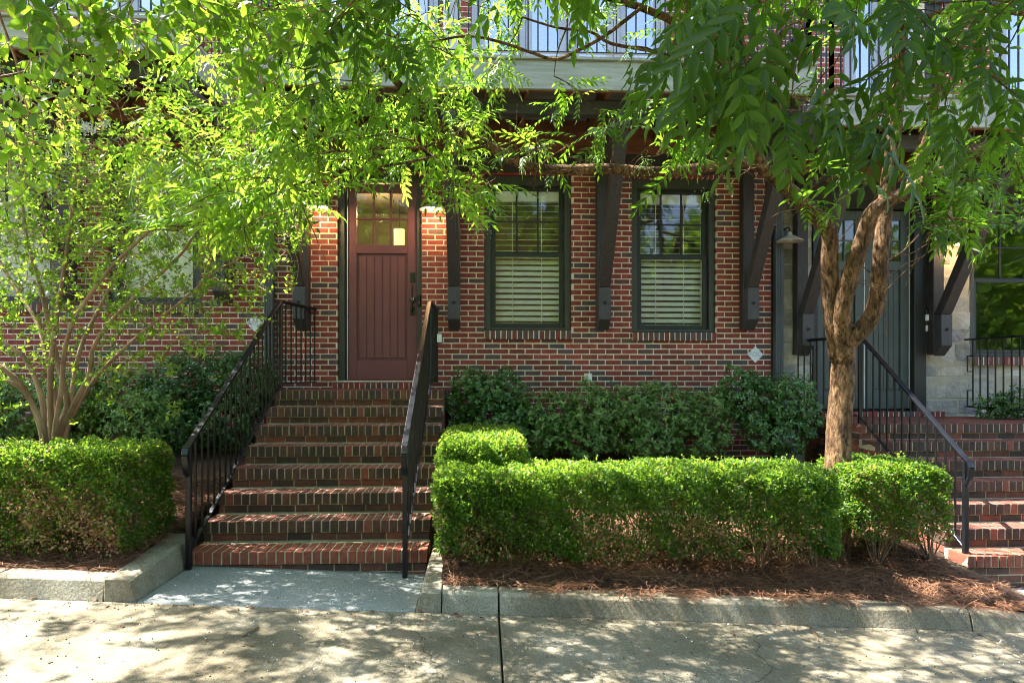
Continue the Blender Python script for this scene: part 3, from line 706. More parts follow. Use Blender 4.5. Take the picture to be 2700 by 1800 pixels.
def diamond(px, py, label):
    c = W(px, py, -.01); T = thing('diamond_sign', label, 'sign', c, 'white diamond wall signs')
    r_ = .105; MB().add([(c.x-r_,-.012,c.z),(c.x,-.012,c.z-r_),(c.x+r_,-.012,c.z),(c.x,-.012,c.z+r_),(c.x-r_,-.003,c.z),(c.x,-.003,c.z-r_),(c.x+r_,-.003,c.z),(c.x,-.003,c.z+r_)],
        [(0,1,2,3),(7,6,5,4),(0,4,5,1),(1,5,6,2),(2,6,7,3),(3,7,4,0)]).build('plate', M['sign'], T)
    cu = bpy.data.curves.new('lettering', 'FONT'); cu.body = 'FDC'; cu.size = .085; cu.align_x = 'CENTER'; cu.align_y = 'CENTER'; cu.extrude = .0005
    tmp = bpy.data.objects.new('tmp', cu); col.objects.link(tmp)
    bpy.context.view_layer.update(); me = bpy.data.meshes.new_from_object(tmp.evaluated_get(bpy.context.evaluated_depsgraph_get()))
    bpy.data.objects.remove(tmp)
    me.transform(Matrix.Translation((0, -.014+.01, 0)) @ Matrix.Rotation(R(90), 4, 'X')); me.materials.clear(); me.materials.append(M['signtext'])
    o = bpy.data.objects.new('lettering', me); col.objects.link(o); o.parent = T; o.location = (0, -.0, 0)
    s_ = MB()
    for sx in (-.09, .09): s_.tube([(c.x+sx, -.016, c.z), (c.x+sx, -.011, c.z)], .004, 8)
    s_.build('screw', M['black'], T)
diamond(585, 742, 'white diamond plate with faded FDC letters beside the slim grey downspout near the steps')
diamond(1735, 814, 'white diamond plate with faded FDC letters above the shrub at the brick corner')
c = W(963, 690, .04); T = thing('doorbell', 'slim black video doorbell on the frame of the maroon door', 'doorbell', c)
b = MB(); b.box(c.x-.022, c.x+.022, .018, .048, c.z-.07, c.z+.07); b.build('case', M['black'], T, bevel=.012, seg=3)
b = MB(); b.tube([(c.x, .014, c.z-.03), (c.x, .019, c.z-.03)], .014, 16); b.build('button', M['down'], T)
c = W(2131, 725, -.03); T = thing('doorbell', 'white and black doorbell on the dark frame right of the grey green door', 'doorbell', c)
b = MB(); b.box(c.x-.032, c.x+.032, -.05, -.02, c.z-.065, c.z+.015); b.build('case', M['white'], T, bevel=.006)
b = MB(); b.box(c.x-.034, c.x+.034, -.05, -.02, c.z+.017, c.z+.08); b.build('camera_head', M['black'], T, bevel=.006)
b = MB(); b.box(c.x-.026, c.x+.0, -.04, -.02, c.z-.20, c.z-.12); b.build('chime_button', M['shade'], T, bevel=.004)
c = W(1007, 776, 0); T = thing('outlet_box', 'small grey weatherproof outlet box low on brick beside the railing end', 'outlet box', c)
b = MB(); b.box(c.x-.045, c.x+.045, -.06, -.003, c.z-.06, c.z+.05); b.build('cover', M['white'], T, bevel=.015, seg=3)
b = MB(); b.box(c.x-.05, c.x+.05, -.012, -.002, c.z-.065, c.z+.055); b.build('back_plate', M['down'], T)
c = W(1354, 868, 0); T = thing('vent_pipe', 'short white pipe elbow poking from brick above the shrubs', 'pipe', c)
b = MB(); b.tube(smooth_path([Vector((c.x, 0, c.z+.02)), Vector((c.x, -.04, c.z+.02)), Vector((c.x+.0, -.055, c.z)), Vector((c.x, -.055, c.z-.04))]), .022, 12); b.build('elbow', M['white'], T, smooth=True)
b = MB(); b.box(c.x-.07, c.x+.03, -.006, -.002, c.z-.03, c.z+.06); b.build('patch', M['mortar'], T)
c = Vector((wx(917, 548, 1.2), 1.2, wz(917, 548, 1.2))); T = thing('pendant_lamp', 'glowing cylinder pendant seen through the glass of the maroon door', 'pendant lamp', c)
b = MB(); b.tube([(c.x, 1.2, c.z-.13), (c.x, 1.2, c.z+.13)], .075, 20); b.build('lamp_shade', M['pendant'], T)
b = MB(); b.tube([(c.x, 1.2, c.z+.13), (c.x, 1.2, c.z+.55)], .006, 6); b.build('cord', M['black'], T)
ld = bpy.data.lights.new('pendant_glow', 'POINT'); ld.energy = 6; ld.color = (1,.66,.30); ld.shadow_soft_size = .1
lo = bpy.data.objects.new('pendant_glow', ld); col.objects.link(lo); lo.parent = T; lo.location = (-.25, 0, .3)

# ------------------------------------------------------------------ foliage engine
def leaflet(L, Wd, fold=.18, curl=.15, fine=True):
    """leaf along +x, width y, normal z"""
    if fine:
        v = [(0,0,0),(.32*L,-.48*Wd,fold*Wd*.5),(.32*L,.48*Wd,fold*Wd*.5),(.32*L,0,0),(.68*L,-.38*Wd,fold*Wd*.4-curl*L*.25),(.68*L,.38*Wd,fold*Wd*.4-curl*L*.25),(.68*L,0,-curl*L*.25),(L,0,-curl*L)]
        f = [(0,1,3),(0,3,2),(3,1,4),(3,4,6),(3,6,5),(3,5,2),(6,4,7),(6,7,5)]
    else:
        v = [(0,0,0),(.45*L,-.5*Wd,fold*Wd*.5),(L,0,-curl*L),(.45*L,.5*Wd,fold*Wd*.5)]
        f = [(0,1,2),(0,2,3)]
    return np.array(v, float), np.array(f, int)
def frames(a, n):
    """rotation matrices (M,3,3) with columns x=a, z~n"""
    a = a/np.linalg.norm(a, axis=1, keepdims=True)
    y = np.cross(n, a); y /= np.maximum(np.linalg.norm(y, axis=1, keepdims=True), 1e-6)
    z = np.cross(a, y); return np.stack([a, y, z], axis=2)
def place(v, Rm, pos, scl):
    return np.einsum('mij,nj->mni', Rm, v)*scl[:, None, None] + pos[:, None, :]
class Tri:
    def __init__(s): s.V = []; s.F = []; s.T = []; s.n = 0
    def add(s, v, f, t):                     # v (M,N,3), f (K,3), t (M,)
        m, n, _ = v.shape
        s.V.append(v.reshape(-1, 3)); s.F.append((f[None]+(np.arange(m)*n)[:, None, None]+s.n).reshape(-1, 3)); s.T.append(np.repeat(t, len(f))); s.n += m*n
    def build(s, name, mat, parent=None):
        V = np.concatenate(s.V).astype(np.float32); Fc = np.concatenate(s.F).astype(np.int32); T_ = np.concatenate(s.T).astype(np.float32)
        me = bpy.data.meshes.new(name); me.vertices.add(len(V)); me.vertices.foreach_set('co', V.ravel())
        me.loops.add(Fc.size); me.loops.foreach_set('vertex_index', Fc.ravel())
        me.polygons.add(len(Fc)); me.polygons.foreach_set('loop_start', np.arange(0, Fc.size, 3, dtype=np.int32)); 
        me.update(calc_edges=True)
        at = me.attributes.new('tone', 'FLOAT', 'FACE'); at.data.foreach_set('value', T_)
        return link(name, me, mat, parent)
def unit(n):
    v = rng.normal(size=(n, 3)); return v/np.linalg.norm(v, axis=1, keepdims=True)
# compound (pinnate) leaf template: list of leaflet placements along a drooping rachis
def pinnate(n=6, L=.26, ll=.062, lw=.019, fine=True, droop=.35, seed=0):
    rg = np.random.default_rng(seed); v0, f0 = leaflet(1, 1, .2, .12, fine); Vs = []; Fs = []; k = 0
    for i in range(n+1):
        t = (i+.8)/(n+.8); x = L*t; z = -droop*L*t*t; tx = 1; tz = -2*droop*t
        for sd in ((-1, 1) if i < n else (0,)):
            ang = sd*R(58-22*t)+rg.normal(0, .1); sc_ = (1-.35*abs(t-.55))*rg.uniform(.85, 1.1)
            a = np.array([math.cos(ang)*1, math.sin(ang), -.35+tz*.6+rg.normal(0,.12)]); nn = np.array([.3*tz*-1, -sd*.25+rg.normal(0,.15), 1.0])
            Rm = frames(a[None], nn[None])[0]
            vv = (v0*np.array([ll*sc_, lw*sc_, lw*sc_+0*ll])) ; vv[:, 2] = v0[:, 2]*ll*sc_*.6
            vv = vv @ Rm.T + np.array([x, 0, z]); Vs.append(vv); Fs.append(f0+k); k += len(vv)
    # rachis strip
    m = 5; xs = np.linspace(0, L, m); rv = []
    for x in xs:
        z = -droop*L*(x/L)**2; rv += [[x, -.0012, z], [x, .0012, z]]
    Vs.append(np.array(rv)); Fs.append(np.array([[k+2*i, k+2*i+1, k+2*i+3] for i in range(m-1)]+[[k+2*i, k+2*i+3, k+2*i+2] for i in range(m-1)]))
    return np.concatenate(Vs), np.concatenate(Fs)
LM = {}
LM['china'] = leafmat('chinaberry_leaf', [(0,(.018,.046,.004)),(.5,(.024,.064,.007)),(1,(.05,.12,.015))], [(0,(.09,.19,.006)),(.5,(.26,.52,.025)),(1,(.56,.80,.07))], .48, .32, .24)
LM['crape'] = leafmat('crape_leaf', [(0,(.018,.05,.009)),(.6,(.04,.09,.013)),(.9,(.09,.16,.025)),(1,(.28,.15,.05))], [(0,(.13,.30,.015)),(.6,(.36,.60,.035)),(.9,(.60,.80,.07)),(1,(.9,.55,.15))], .48, .30, .35)
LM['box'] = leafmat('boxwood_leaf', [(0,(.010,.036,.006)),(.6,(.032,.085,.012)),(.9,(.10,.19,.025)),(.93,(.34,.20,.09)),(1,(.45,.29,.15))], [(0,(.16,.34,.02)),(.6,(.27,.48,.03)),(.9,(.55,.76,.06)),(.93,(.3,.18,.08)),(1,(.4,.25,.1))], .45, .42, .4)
LM['dark'] = leafmat('camellia_leaf', [(0,(.025,.07,.022)),(.6,(.07,.165,.045)),(1,(.13,.25,.065))], [(0,(.08,.18,.03)),(1,(.18,.34,.06))], .25, .22, .6)
LM['azalea'] = leafmat('azalea_leaf', [(0,(.035,.085,.02)),(.6,(.13,.235,.055)),(1,(.24,.38,.10))], [(0,(.08,.16,.03)),(1,(.16,.28,.05))], .22, .42, .4)

class Plant:
    """collects leaves and woody tubes, connects each spray to the nearest wood"""
    def __init__(s): s.tri = Tri(); s.wood = MB(); s.nodes = []; s.rad = []
    def limb(s, pts, r0, r1, n=10, k=4, store=True, bump=0):
        pts = smooth_path([Vector(p) for p in pts], k); m = len(pts)
        rs = [r0+(r1-r0)*(i/(m-1)) for i in range(m)]
        if bump: rs = [r*(1+random.uniform(-bump, bump)) for r in rs]
        s.wood.tube(pts, rs, n)
        if store:
            for p, r in zip(pts, rs): s.nodes.append(tuple(p)); s.rad.append(r)
    def connect(s, P0, maxlen=9, r=.004, sag=.06, bias=None, thick=1.0):
        """join points P0 (N,3) to the skeleton, nearest first"""
        P0 = np.asarray(P0); nod = np.array(s.nodes); rd = list(s.rad); left = list(range(len(P0)))
        dd = np.array([np.min(np.linalg.norm(nod-p, axis=1)) for p in P0]); order = np.argsort(dd)
        for i in order:
            p = P0[i]; d = np.linalg.norm(nod-p, axis=1); j = int(np.argmin(d)); L = d[j]
            if L < .02 or L > maxlen: continue
            a = Vector(nod[j]); b = Vector(p); mid = (a+b)/2+Vector((random.uniform(-1,1), random.uniform(-1,1), random.uniform(-.3,1)))*L*.12
            ra = min(rd[j]*.75, max(r*1.1, r*thick*(1+L*1.6)));
            pts = smooth_path([a, mid, b], max(2, min(5, int(L/.12)+1))); m = len(pts)
            s.wood.tube(pts, [ra+(r*.8-ra)*k/(m-1) for k in range(m)], 5, cap=False)
            nod = np.vstack([nod, [tuple(q) for q in pts[1:]]]); rd += [max(r, ra+(r*.8-ra)*k/(m-1)) for k in range(1, m)]
        s.nodes = [tuple(q) for q in nod]; s.rad = rd

def china_sprays(pl, P0, dirs, scl, tonebase, temps, leaves=7, droop=.5, twig=.28):
    """each spray: a twig from P0 along dir carrying compound leaves"""
    P0 = np.asarray(P0); n = len(P0)
    dirs = dirs/np.linalg.norm(dirs, axis=1, keepdims=True)
    for k in range(leaves):
        t = (k+.5)/leaves; keep = rng.random(n) < .93
        q = P0+dirs*(twig*scl*t)[:, None]+np.array([0,0,-.10])*(scl*t*t)[:, None]
        ang = 2.4*k+rng.uniform(0, 6.28, n); side = unit(n); side -= (side*dirs).sum(1)[:, None]*dirs; side /= np.linalg.norm(side, axis=1, keepdims=True)
        a = side*.9+dirs*rng.uniform(.3, .9, n)[:, None]; a[:, 2] -= rng.uniform(.0, droop, n); a[:, 2] *= .75
        nn = np.tile([0., 0., 1.], (n, 1))+rng.normal(0, .33, (n, 3))
        Rm = frames(a, nn); ti = rng.integers(0, len(temps), n)
        tipq = q+Rm[:, :, 0]*.24*scl[:, None]-np.array([0,0,.07]); keep &= crown_edge(tipq) & crown_edge(q, -30)
        for m, (v, f) in enumerate(temps):
            s = (ti == m) & keep
            if s.any(): pl.tri.add(place(v, Rm[s], q[s], (scl*rng.uniform(.75, 1.15, n))[s]), f, np.clip(tonebase[s]+rng.normal(0, .14, s.sum()), 0, 1))
def to_px(q):
    d = q-np.array([0, CY, E]); f_ = d[:,0]*_f.x+d[:,1]*_f.y; f_ = np.maximum(f_, .05); u = (d[:,0]*_r.x+d[:,1]*_r.y)/f_; v = d[:,2]/f_
    return (u*F+1350)/K, (HY-v*F)/K
EX = [-500,380,450,560,700,745,800,960,1005,1060,1130,1160,1215,1250,1290,1320,1440,1500,1545,1600,1660,1700,1770,1830,1880,1960,2030,2100,2200,2290,2352,3200]
EY = [600,560,530,600,590,520,455,440,520,500,560,430,430,560,500,410,420,520,500,440,500,420,430,520,560,500,470,520,610,520,640,700]
def crown_edge(q, slack=0):
    x, y = to_px(q); return y < np.interp(x, EX, EY)+rng.normal(0, 14, len(x))+slack
def twigs(pl, P0, dirs, scl, L, r):
    for p, d, s in zip(P0, dirs, scl):
        a = Vector(p); d = Vector(d).normalized()
        pl.wood.tube([a, a+d*L*s*.5+Vector((0,0,-.02)), a+d*L*s+Vector((0,0,-.08*s))], [r, r*.7, r*.4], 4, cap=False)
def grid_samples(rows, x0=0, y0=0, cell=98, per=1.0):
    """pixel-plane density table of where the crown is thick, as read off the photograph"""
    out = []
    for j, row in enumerate(rows):
        for i, ch in enumerate(row):
            m = int(ch)*per; m = int(m)+(random.random() < m-int(m))
            for _ in range(m): out.append((x0+(i+random.random())*cell, y0+(j+random.random())*cell))
    return out

# ---- shade map used to thin the high canopy: where (on the z=0 plane) its shadow falls
def vnoise(x, y, s):
    return (math.sin(x*1.7/s+3*math.sin(y*.9/s))+math.sin(y*2.1/s+2*math.sin(x*1.1/s+1))+math.sin((x+y)*1.3/s+.7))/3
def shade_want(x, y):
    if 4.2 < x < 7 and -3.3 < y < -2.0: return .0
    if -.30 < x < 3.6 and KY-.16 < y < KY+.25: return .0 if vnoise(x, y, .12) < .35 else .8      # kerb top beside the long hedge
    if y < KY+.1:                                            # road: leafy clumps with open gaps between them
        v = vnoise(x, y*1.35, .21)+.55*vnoise(x*1.3+9, y*1.9-4, .10)+.22
        for cx, cy, rr in ((-1.95,-4.42,.50),(.62,-4.75,.50),(.40,-4.02,.42),(-3.0,-4.35,.34),(1.9,-4.25,.30),(3.1,-4.4,.30),(-.75,-4.15,.26),(1.5,-5.1,.3)):
            if math.hypot(x-cx, (y-cy)*1.6) < rr: v -= 1.5
        return 1.0 if v > -.28 else .02
    if 3.2 < x < 4.7 and -3.25 < y < -2.65: return .03      # sun on the trunk
    if -.45 < x < 4.1 and y < -1.7: return .03               # sunlit hedge top and straw behind it
    if x < -2.4: return .55 if vnoise(x, y, .2) > -.1 else .1
    if x < -.35: return 1.0 if vnoise(x, y, .09) > -.55 else .1   # centre steps stay mostly shaded
    return .5

# ------------------------------------------------------------------ chinaberry-like tree (right)
TR = thing('chinaberry_tree', 'forked tree with long feathery leaves and rough trunk rising behind the clipped hedge', 'tree', (W(1928, 1070, -2.75).x, -2.75, .2))
pl = Plant(); d0 = 5.28
def PD(seq, d): 
    n = len(seq); d = [d]*n if not hasattr(d, '__len__') else [d[0]+(d[1]-d[0])*i/(n-1) for i in range(n)]
    return [D(x, y, q) for (x, y), q in zip(seq, d)]
pl.limb(PD([(1922,1290),(1922,1180),(1924,1080),(1927,980),(1935,880),(1938,800)], d0), .104, .09, 18, 6, bump=.03)
pl.limb(PD([(1936,830),(1945,790),(1990,745),(2014,690),(2022,600),(2030,500),(2040,420),(2055,300),(2065,150),(2060,0),(2050,-200),(2070,-420)], (d0-.02, 4.9)), .075, .04, 14, 4, bump=.03)
pl.limb(PD([(1932,830),(1932,760),(1935,700),(1958,620),(1985,540),(2010,480),(2085,440),(2145,400),(2260,340),(2380,300),(2500,260)], (d0, 4.6)), .08, .03, 14, 4, bump=.03)
pl.limb(PD([(1926,820),(1916,750),(1908,690),(1905,600),(1903,530),(1862,484),(1805,430),(1752,385)], (d0, 5.0)), .072, .055, 14, 4, bump=.03)
pl.limb(PD([(1756,390),(1738,350),(1735,290),(1725,200),(1700,100),(1680,-20),(1650,-200)], (5.0, 4.6)), .05, .03, 12)
pl.limb(PD([(1752,380),(1690,372),(1600,388),(1500,396),(1400,388),(1300,390),(1230,386),(1165,362),(1115,330),(1050,302),(990,275),(940,220),(870,140),(820,60),(780,-60)], (5.0, 4.2)), .047, .020, 10)
pl.limb(PD([(1726,230),(1660,140),(1562,59),(1473,18),(1380,-10),(1250,-60),(1100,-120)], (4.7, 4.0)), .034, .014, 10)
pl.limb(PD([(1725,270),(1640,190),(1562,148),(1512,121),(1405,101),(1357,74),(1280,64),(1200,40)], (4.7, 4.3)), .018, .007, 8)
pl.limb(PD([(1473,18),(1393,80),(1326,117),(1276,137),(1226,123),(1159,100),(1076,83),(986,97),(896,110),(809,133),(700,160)], (4.3, 3.9)), .013, .006, 8)
pl.limb(PD([(1115,335),(1060,348),(986,363),(896,380),(836,387),(759,397),(692,420),(626,443),(560,500)], (4.5, 4.0)), .011, .005, 8)
pl.limb(PD([(1050,305),(976,337),(892,340),(809,347),(719,353),(640,380)], (4.4, 3.9)), .010, .005, 8)
pl.limb(PD([(2065,60),(2120,45),(2200,22),(2352,30),(2500,60)], (4.9, 4.4)), .03, .02, 10)
pl.limb(PD([(2085,445),(2115,350),(2145,233),(2175,117),(2201,0),(2230,-200),(2280,-420)], (5.0, 4.9)), .048, .03, 12)
pl.limb(PD([(1738,320),(1700,240),(1640,60),(1620,-120),(1680,-380)], (4.9, 2.6)), .03, .012, 10)     # reaches out over the road
pl.limb(PD([(2060,0),(2080,-120),(2120,-260),(2200,-420)], (4.9, 2.6)), .03, .012, 10)
pl.limb(PD([(870,140),(760,-60),(600,-160),(380,-260)], (4.3, 4.3)), .016, .008, 8)
# twigs near the fork
for a, b in (((2035,600),(2110,540)),((2030,640),(1960,590)),((1985,745),(1930,720)),((2050,590),(2130,560))):
    pl.limb(PD([a, ((a[0]+b[0])/2, (a[1]+b[1])/2+8), b], d0-.1), .006, .003, 5, 3)
tF = [pinnate(5, .27, .086, .025, True, .35, 1), pinnate(4, .23, .080, .024, True, .5, 2), pinnate(6, .32, .084, .024, True, .25, 3), pinnate(5, .20, .058, .018, True, .6, 4)]
tC = [pinnate(5, .26, .095, .036, False, .35, 5), pinnate(4, .22, .09, .036, False, .5, 6)]
rows = ['000024678765442211001111',
        '000013679863111111011111',
        '000003789874211111111121',
        '000048898864322111112233',
        '000179987532111011122334',
        '000169841010010010103343',
        '000024100000000000000200']
S = grid_samples(rows, per=.54)
P0 = []; 
for x, y in S:
    dep = random.uniform(3.3, 5.0) if x < 1050 else (random.uniform(4.5, 5.4) if x < 1780 else random.uniform(3.4, 4.9))
    P0.append(D(x, y-62, dep))
# hanging sprays in front of the windows, door and wall
for x, y, n_ in ((1085,455,2),(1110,500,1),(1235,440,1),(1270,410,1),(1480,410,1),(1530,420,1),(1640,400,1),(1030,400,2),(690,520,2),(600,530,4),(460,510,4),(820,390,2),(900,400,2),(2150,590,5),(2220,600,4),(1850,550,2),(2120,520,4),(2000,740,1),(1935,735,1),(2240,460,4),(2320,420,4)):
    for _ in range(n_): P0.append(D(x+random.uniform(-40,40), y-70+random.uniform(-30,30), random.uniform(3.9,4.9)))
P0 = np.array([tuple(p) for p in P0]); n = len(P0)
dirs = unit(n)*np.array([1,1,.5])+np.array([0,-.35,-.25]); scl = rng.uniform(.75, 1.15, n)
tone = np.where(P0[:, 0] < .6, .68, .4)+rng.normal(0, .1, n)  # sunlit left and shaded right put into the leaf tone
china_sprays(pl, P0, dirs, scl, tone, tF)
twigs(pl, P0, dirs, scl, .28, .0045)
# near sprays hanging close over the road, shade painted as a dark tone
near = []
for x, y, dep, n_ in ((1540,30,2.0,2),(1600,90,1.9,3),(1690,60,1.8,4),(1770,110,1.8,4),(1850,80,1.9,3),(1640,170,1.9,4),(1730,200,1.8,4),(1820,220,1.8,4),(1700,260,1.9,2),(1600,270,2.1,2),(1560,200,2.1,3),(1790,310,1.9,4),(1890,300,2.1,4),(1960,210,2.2,3),(1990,320,2.2,5),(2070,250,2.2,5),(2140,330,2.3,4),(2180,170,2.2,4),(2240,90,2.2,4),(2250,220,2.2,5),(2300,290,2.3,4),(2330,60,2.2,3),(1480,160,2.3,2),(830,30,2.4,3),(800,130,2.5,3),(880,170,2.6,3),(940,90,2.6,2),(1930,60,2.1,3),(2040,60,2.3,3)):
    for _ in range(n_): near.append(D(x+random.uniform(-55,55), y-70+random.uniform(-50,50), dep+random.uniform(-.15,.4)))
near = np.array([tuple(p) for p in near]); nn_ = len(near)
tN = [pinnate(5,.28,.092,.029,True,.10,11), pinnate(6,.32,.098,.030,True,.16,12), pinnate(4,.24,.088,.028,True,.22,13)]
nd = np.stack([rng.normal(-.1,.55,nn_), rng.normal(0,.35,nn_), -rng.uniform(.35,1.0,nn_)],1); nd /= np.linalg.norm(nd,axis=1,keepdims=True)
nn3 = np.stack([rng.normal(0,.35,nn_), -rng.uniform(.4,1.1,nn_), rng.uniform(.3,.9,nn_)],1)
sc3 = rng.uniform(.75,1.08,nn_); ok = crown_edge(near+nd*(.28*sc3)[:,None]); ti = rng.integers(0,3,nn_)
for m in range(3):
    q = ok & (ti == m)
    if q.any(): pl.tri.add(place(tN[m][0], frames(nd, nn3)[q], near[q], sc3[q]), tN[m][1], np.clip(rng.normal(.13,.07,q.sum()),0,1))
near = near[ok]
# bare dead twigs along the long horizontal limb
base = [D(x, y, d_) for x, y, d_ in ((1690,372,4.9),(1600,388,4.85),(1530,396,4.8),(1450,390,4.7),(1380,388,4.65),(1300,390,4.6),(1230,386,4.5),(1165,362,4.45),(1738,340,4.9),(1860,480,5.0),(1730,250,4.8))]
for k in range(46):
    p = random.choice(base)+Vector((random.uniform(-.1,.1),0,0)); d = Vector(unit(1)[0]); d.y *= .6; d.z = abs(d.z)*random.choice((-1,1,1))*.8; L = random.uniform(.18,.55); m_ = p+d*L*.5+Vector((0,0,random.uniform(-.05,.05))); e_ = p+d*L
    pl.wood.tube(smooth_path([p, m_, e_], 3), [.0045,.004,.0035,.003,.0028,.0025,.002], 4, cap=False)
    f_ = m_+(e_-m_).cross(Vector((0,1,0)))*random.uniform(-.6,.6)+(e_-m_)*.5; pl.wood.tube([m_, f_], [.003,.0015], 4, cap=False)
# high canopy above the picture that throws the dappled shade
hi = []
tries = 0
while len(hi) < 1150 and tries < 60000:
    tries += 1
    x = random.uniform(-5.2, 3.5); y = random.uniform(-6.4, -1.5); z = E+.60*(y-CY)+.25+random.random()**1.3*1.5
    dep = (y-CY)
    if z < E+.60*dep+.25: continue
    gx, gy = x+LX*z, y+LY*z
    if random.random() < shade_want(gx, gy): hi.append((x, y, z))
# unseen leaves added above the frame to shade near sprays and right-hand limbs
sdv = np.array(SD)
src = np.vstack([near, P0[P0[:, 0] > 1.3]])
for p in src:
    for _ in range(3):
        q = p+sdv*random.uniform(.7, 2.6)+rng.normal(0, .16, 3)
        if q[2] < E+.60*(q[1]-CY)+.15 or q[1] > -1.75: continue
        if shade_want(q[0]+LX*q[2], q[1]+LY*q[2]) < .1: continue
        hi.append(tuple(q))
hi = np.array(hi); nh = len(hi)
china_sprays(pl, hi, unit(nh)*np.array([1,1,.4]), rng.uniform(.8,1.1,nh), np.full(nh, .5), tC, leaves=5)
allp = np.vstack([P0, near, hi]); pl.connect(allp, r=.0035, thick=1.0)
pl.wood.build('trunk', M['barkA'], TR, smooth=True); pl.tri.build('crown', LM['china'], TR)
# green berry clusters
bc = MB(); ico = [(0,0,1),(.89,0,.45),(.28,.85,.45),(-.72,.53,.45),(-.72,-.53,.45),(.28,-.85,.45),(.72,.53,-.45),(-.28,.85,-.45),(-.89,0,-.45),(-.28,-.85,-.45),(.72,-.53,-.45),(0,0,-1)]
icf = [(0,1,2),(0,2,3),(0,3,4),(0,4,5),(0,5,1),(1,6,2),(2,7,3),(3,8,4),(4,9,5),(5,10,1),(6,7,2),(7,8,3),(8,9,4),(9,10,5),(10,6,1),(11,7,6),(11,8,7),(11,9,8),(11,10,9),(11,6,10)]
for x, y, dep, n_, rr in ((930,130,3.7,60,.12),(960,190,3.7,70,.12),(1035,440,4.1,60,.11),(1105,520,4.1,50,.1),(1450,120,4.0,40,.1),(2230,215,2.3,26,.06),(2080,270,2.4,22,.06),(1480,380,4.2,30,.1),(1620,455,4.2,25,.08),(1370,370,4.3,25,.08)):
    c = D(x, y, dep)
    for _ in range(n_):
        q = c+Vector(unit(1)[0])*rr*random.uniform(.2,1.1); s_ = .0042
        bc.add([(q.x+a*s_, q.y+b*s_, q.z+d_*s_) for a, b, d_ in ico], icf)
        if random.random() < .6: bc.tube([q, c+(q-c)*.3+Vector((0,0,.03))], .0009, 3, cap=False)
bc.build('berry', M['greenberry'], TR, smooth=True)['kind'] = 'stuff'

# ------------------------------------------------------------------ crape myrtle (left)
CM = thing('crape_myrtle', 'multi-stemmed flowering bush tree with peeling bark and small oval leaves', 'tree', (-3.65, -2.6, .4))
pl = Plant(); dB = 5.35
St = [([(100,1090),(98,1000),(60,900),(0,840),(-120,760),(-250,650)], 5.2, 4.9, .035, .015),
      ([(112,1090),(108,1000),(92,900),(55,820),(5,780),(-90,640),(-160,500)], 5.4, 5.5, .035, .012),
      ([(122,1090),(122,1000),(128,930),(108,820),(85,740),(35,660),(-20,560),(-60,420)], 5.5, 5.9, .036, .012),
      ([(130,1090),(128,1000),(155,930),(132,830),(112,740),(88,640),(60,540),(50,400),(70,280)], 5.3, 5.1, .038, .009),
      ([(140,1090),(138,1000),(175,920),(205,860),(218,790),(290,700),(400,600),(440,550),(490,470)], 5.35, 4.9, .036, .008),
      ([(150,1090),(150,1000),(180,930),(235,850),(330,760),(420,690),(500,620),(590,580)], 5.5, 5.2, .030, .006),
      ([(145,1090),(142,1000),(160,930),(185,800),(232,700),(300,560),(330,430),(350,330)], 5.6, 5.8, .034, .008),
      ([(118,1090),(118,1000),(115,880),(125,760),(150,600),(175,400),(180,250),(170,100)], 5.2, 4.8, .034, .007),
      ([(128,1090),(125,1000),(140,900),(160,760),(250,620),(370,500),(420,380),(440,260)], 5.2, 4.7, .03, .006),
      ([(108,1090),(104,1000),(70,920),(30,880),(-40,860),(-140,860)], 5.1, 4.7, .028, .01),
      ([(70,290),(40,150),(-10,0),(-30,-220),(60,-420)], 5.05, 2.7, .012, .007),
      ([(170,110),(190,20),(240,-120),(430,-420)], 4.8, 2.7, .011, .007)]
for seq, a, b, r0, r1 in St: pl.limb(PD(seq, (a, b)), r0*.8, r1*.7, 9, 4, bump=.05)
def shoots(pl, P0, dirs, L, pairs, ll, lw, tone, fine=True, tipred=0, spread=.9, gap=1.0, stem=.0022):
    v, f = leaflet(1, lw/ll, .25, .12, fine); P0 = np.asarray(P0); n = len(P0)
    dirs = dirs/np.linalg.norm(dirs, axis=1, keepdims=True); side0 = np.cross(dirs, unit(n)); side0 /= np.linalg.norm(side0, axis=1, keepdims=True)
    side1 = np.cross(dirs, side0)
    for k in range(pairs):
        t = (k+.6)/pairs; sd = side0 if k % 2 == 0 else side1
        sz = ll*(1-.45*max(0, t-.45)/.55)
        for sg in (-1, 1):
            keep = rng.random(n) < .92
            q = P0+dirs*(L*t)[:, None]
            a = sd*sg*spread+dirs*rng.uniform(.3, .9, n)[:, None]+rng.normal(0,.15,(n,3)); nn2 = dirs*.8+np.array([0,0,.6])+rng.normal(0,.25,(n,3))
            tn = np.clip(tone+rng.normal(0,.12,n), 0, .9)
            if tipred: tn = np.where((t > .62) & (rng.random(n) < tipred), rng.uniform(.93, 1, n), tn)
            s_ = sz*rng.uniform(.75, 1.15, n)
            pl.tri.add(place(v, frames(a, nn2)[keep], q[keep], s_[keep]), f, tn[keep])
    for p, d, l in zip(P0, dirs, L):
        a = Vector(p); b = a+Vector(d)*float(l); pl.wood.tube([a, b], [stem, stem*.5], 3, cap=False)
rows = ['000000','001100','233321','455442','666653','777764','777653','556520','332200','111000']
S = grid_samples(['6'*2+r for r in ['0000000','0011000','3333110','6655443','9999985','9999985','6677753','4444430','2222200','0111000']], x0=-196, y0=0, per=5.6)
P0 = np.array([tuple(D(x, y, random.uniform(4.5, 6.1))) for x, y in S if not (y < 110)])
n = len(P0); dirs = unit(n)*np.array([.9,.7,.5])+np.array([.05,0,.45])
shoots(pl, P0, dirs, rng.uniform(.12,.26,n), 6, .045, .026, np.full(n, .48), tipred=.03)
A0 = P0
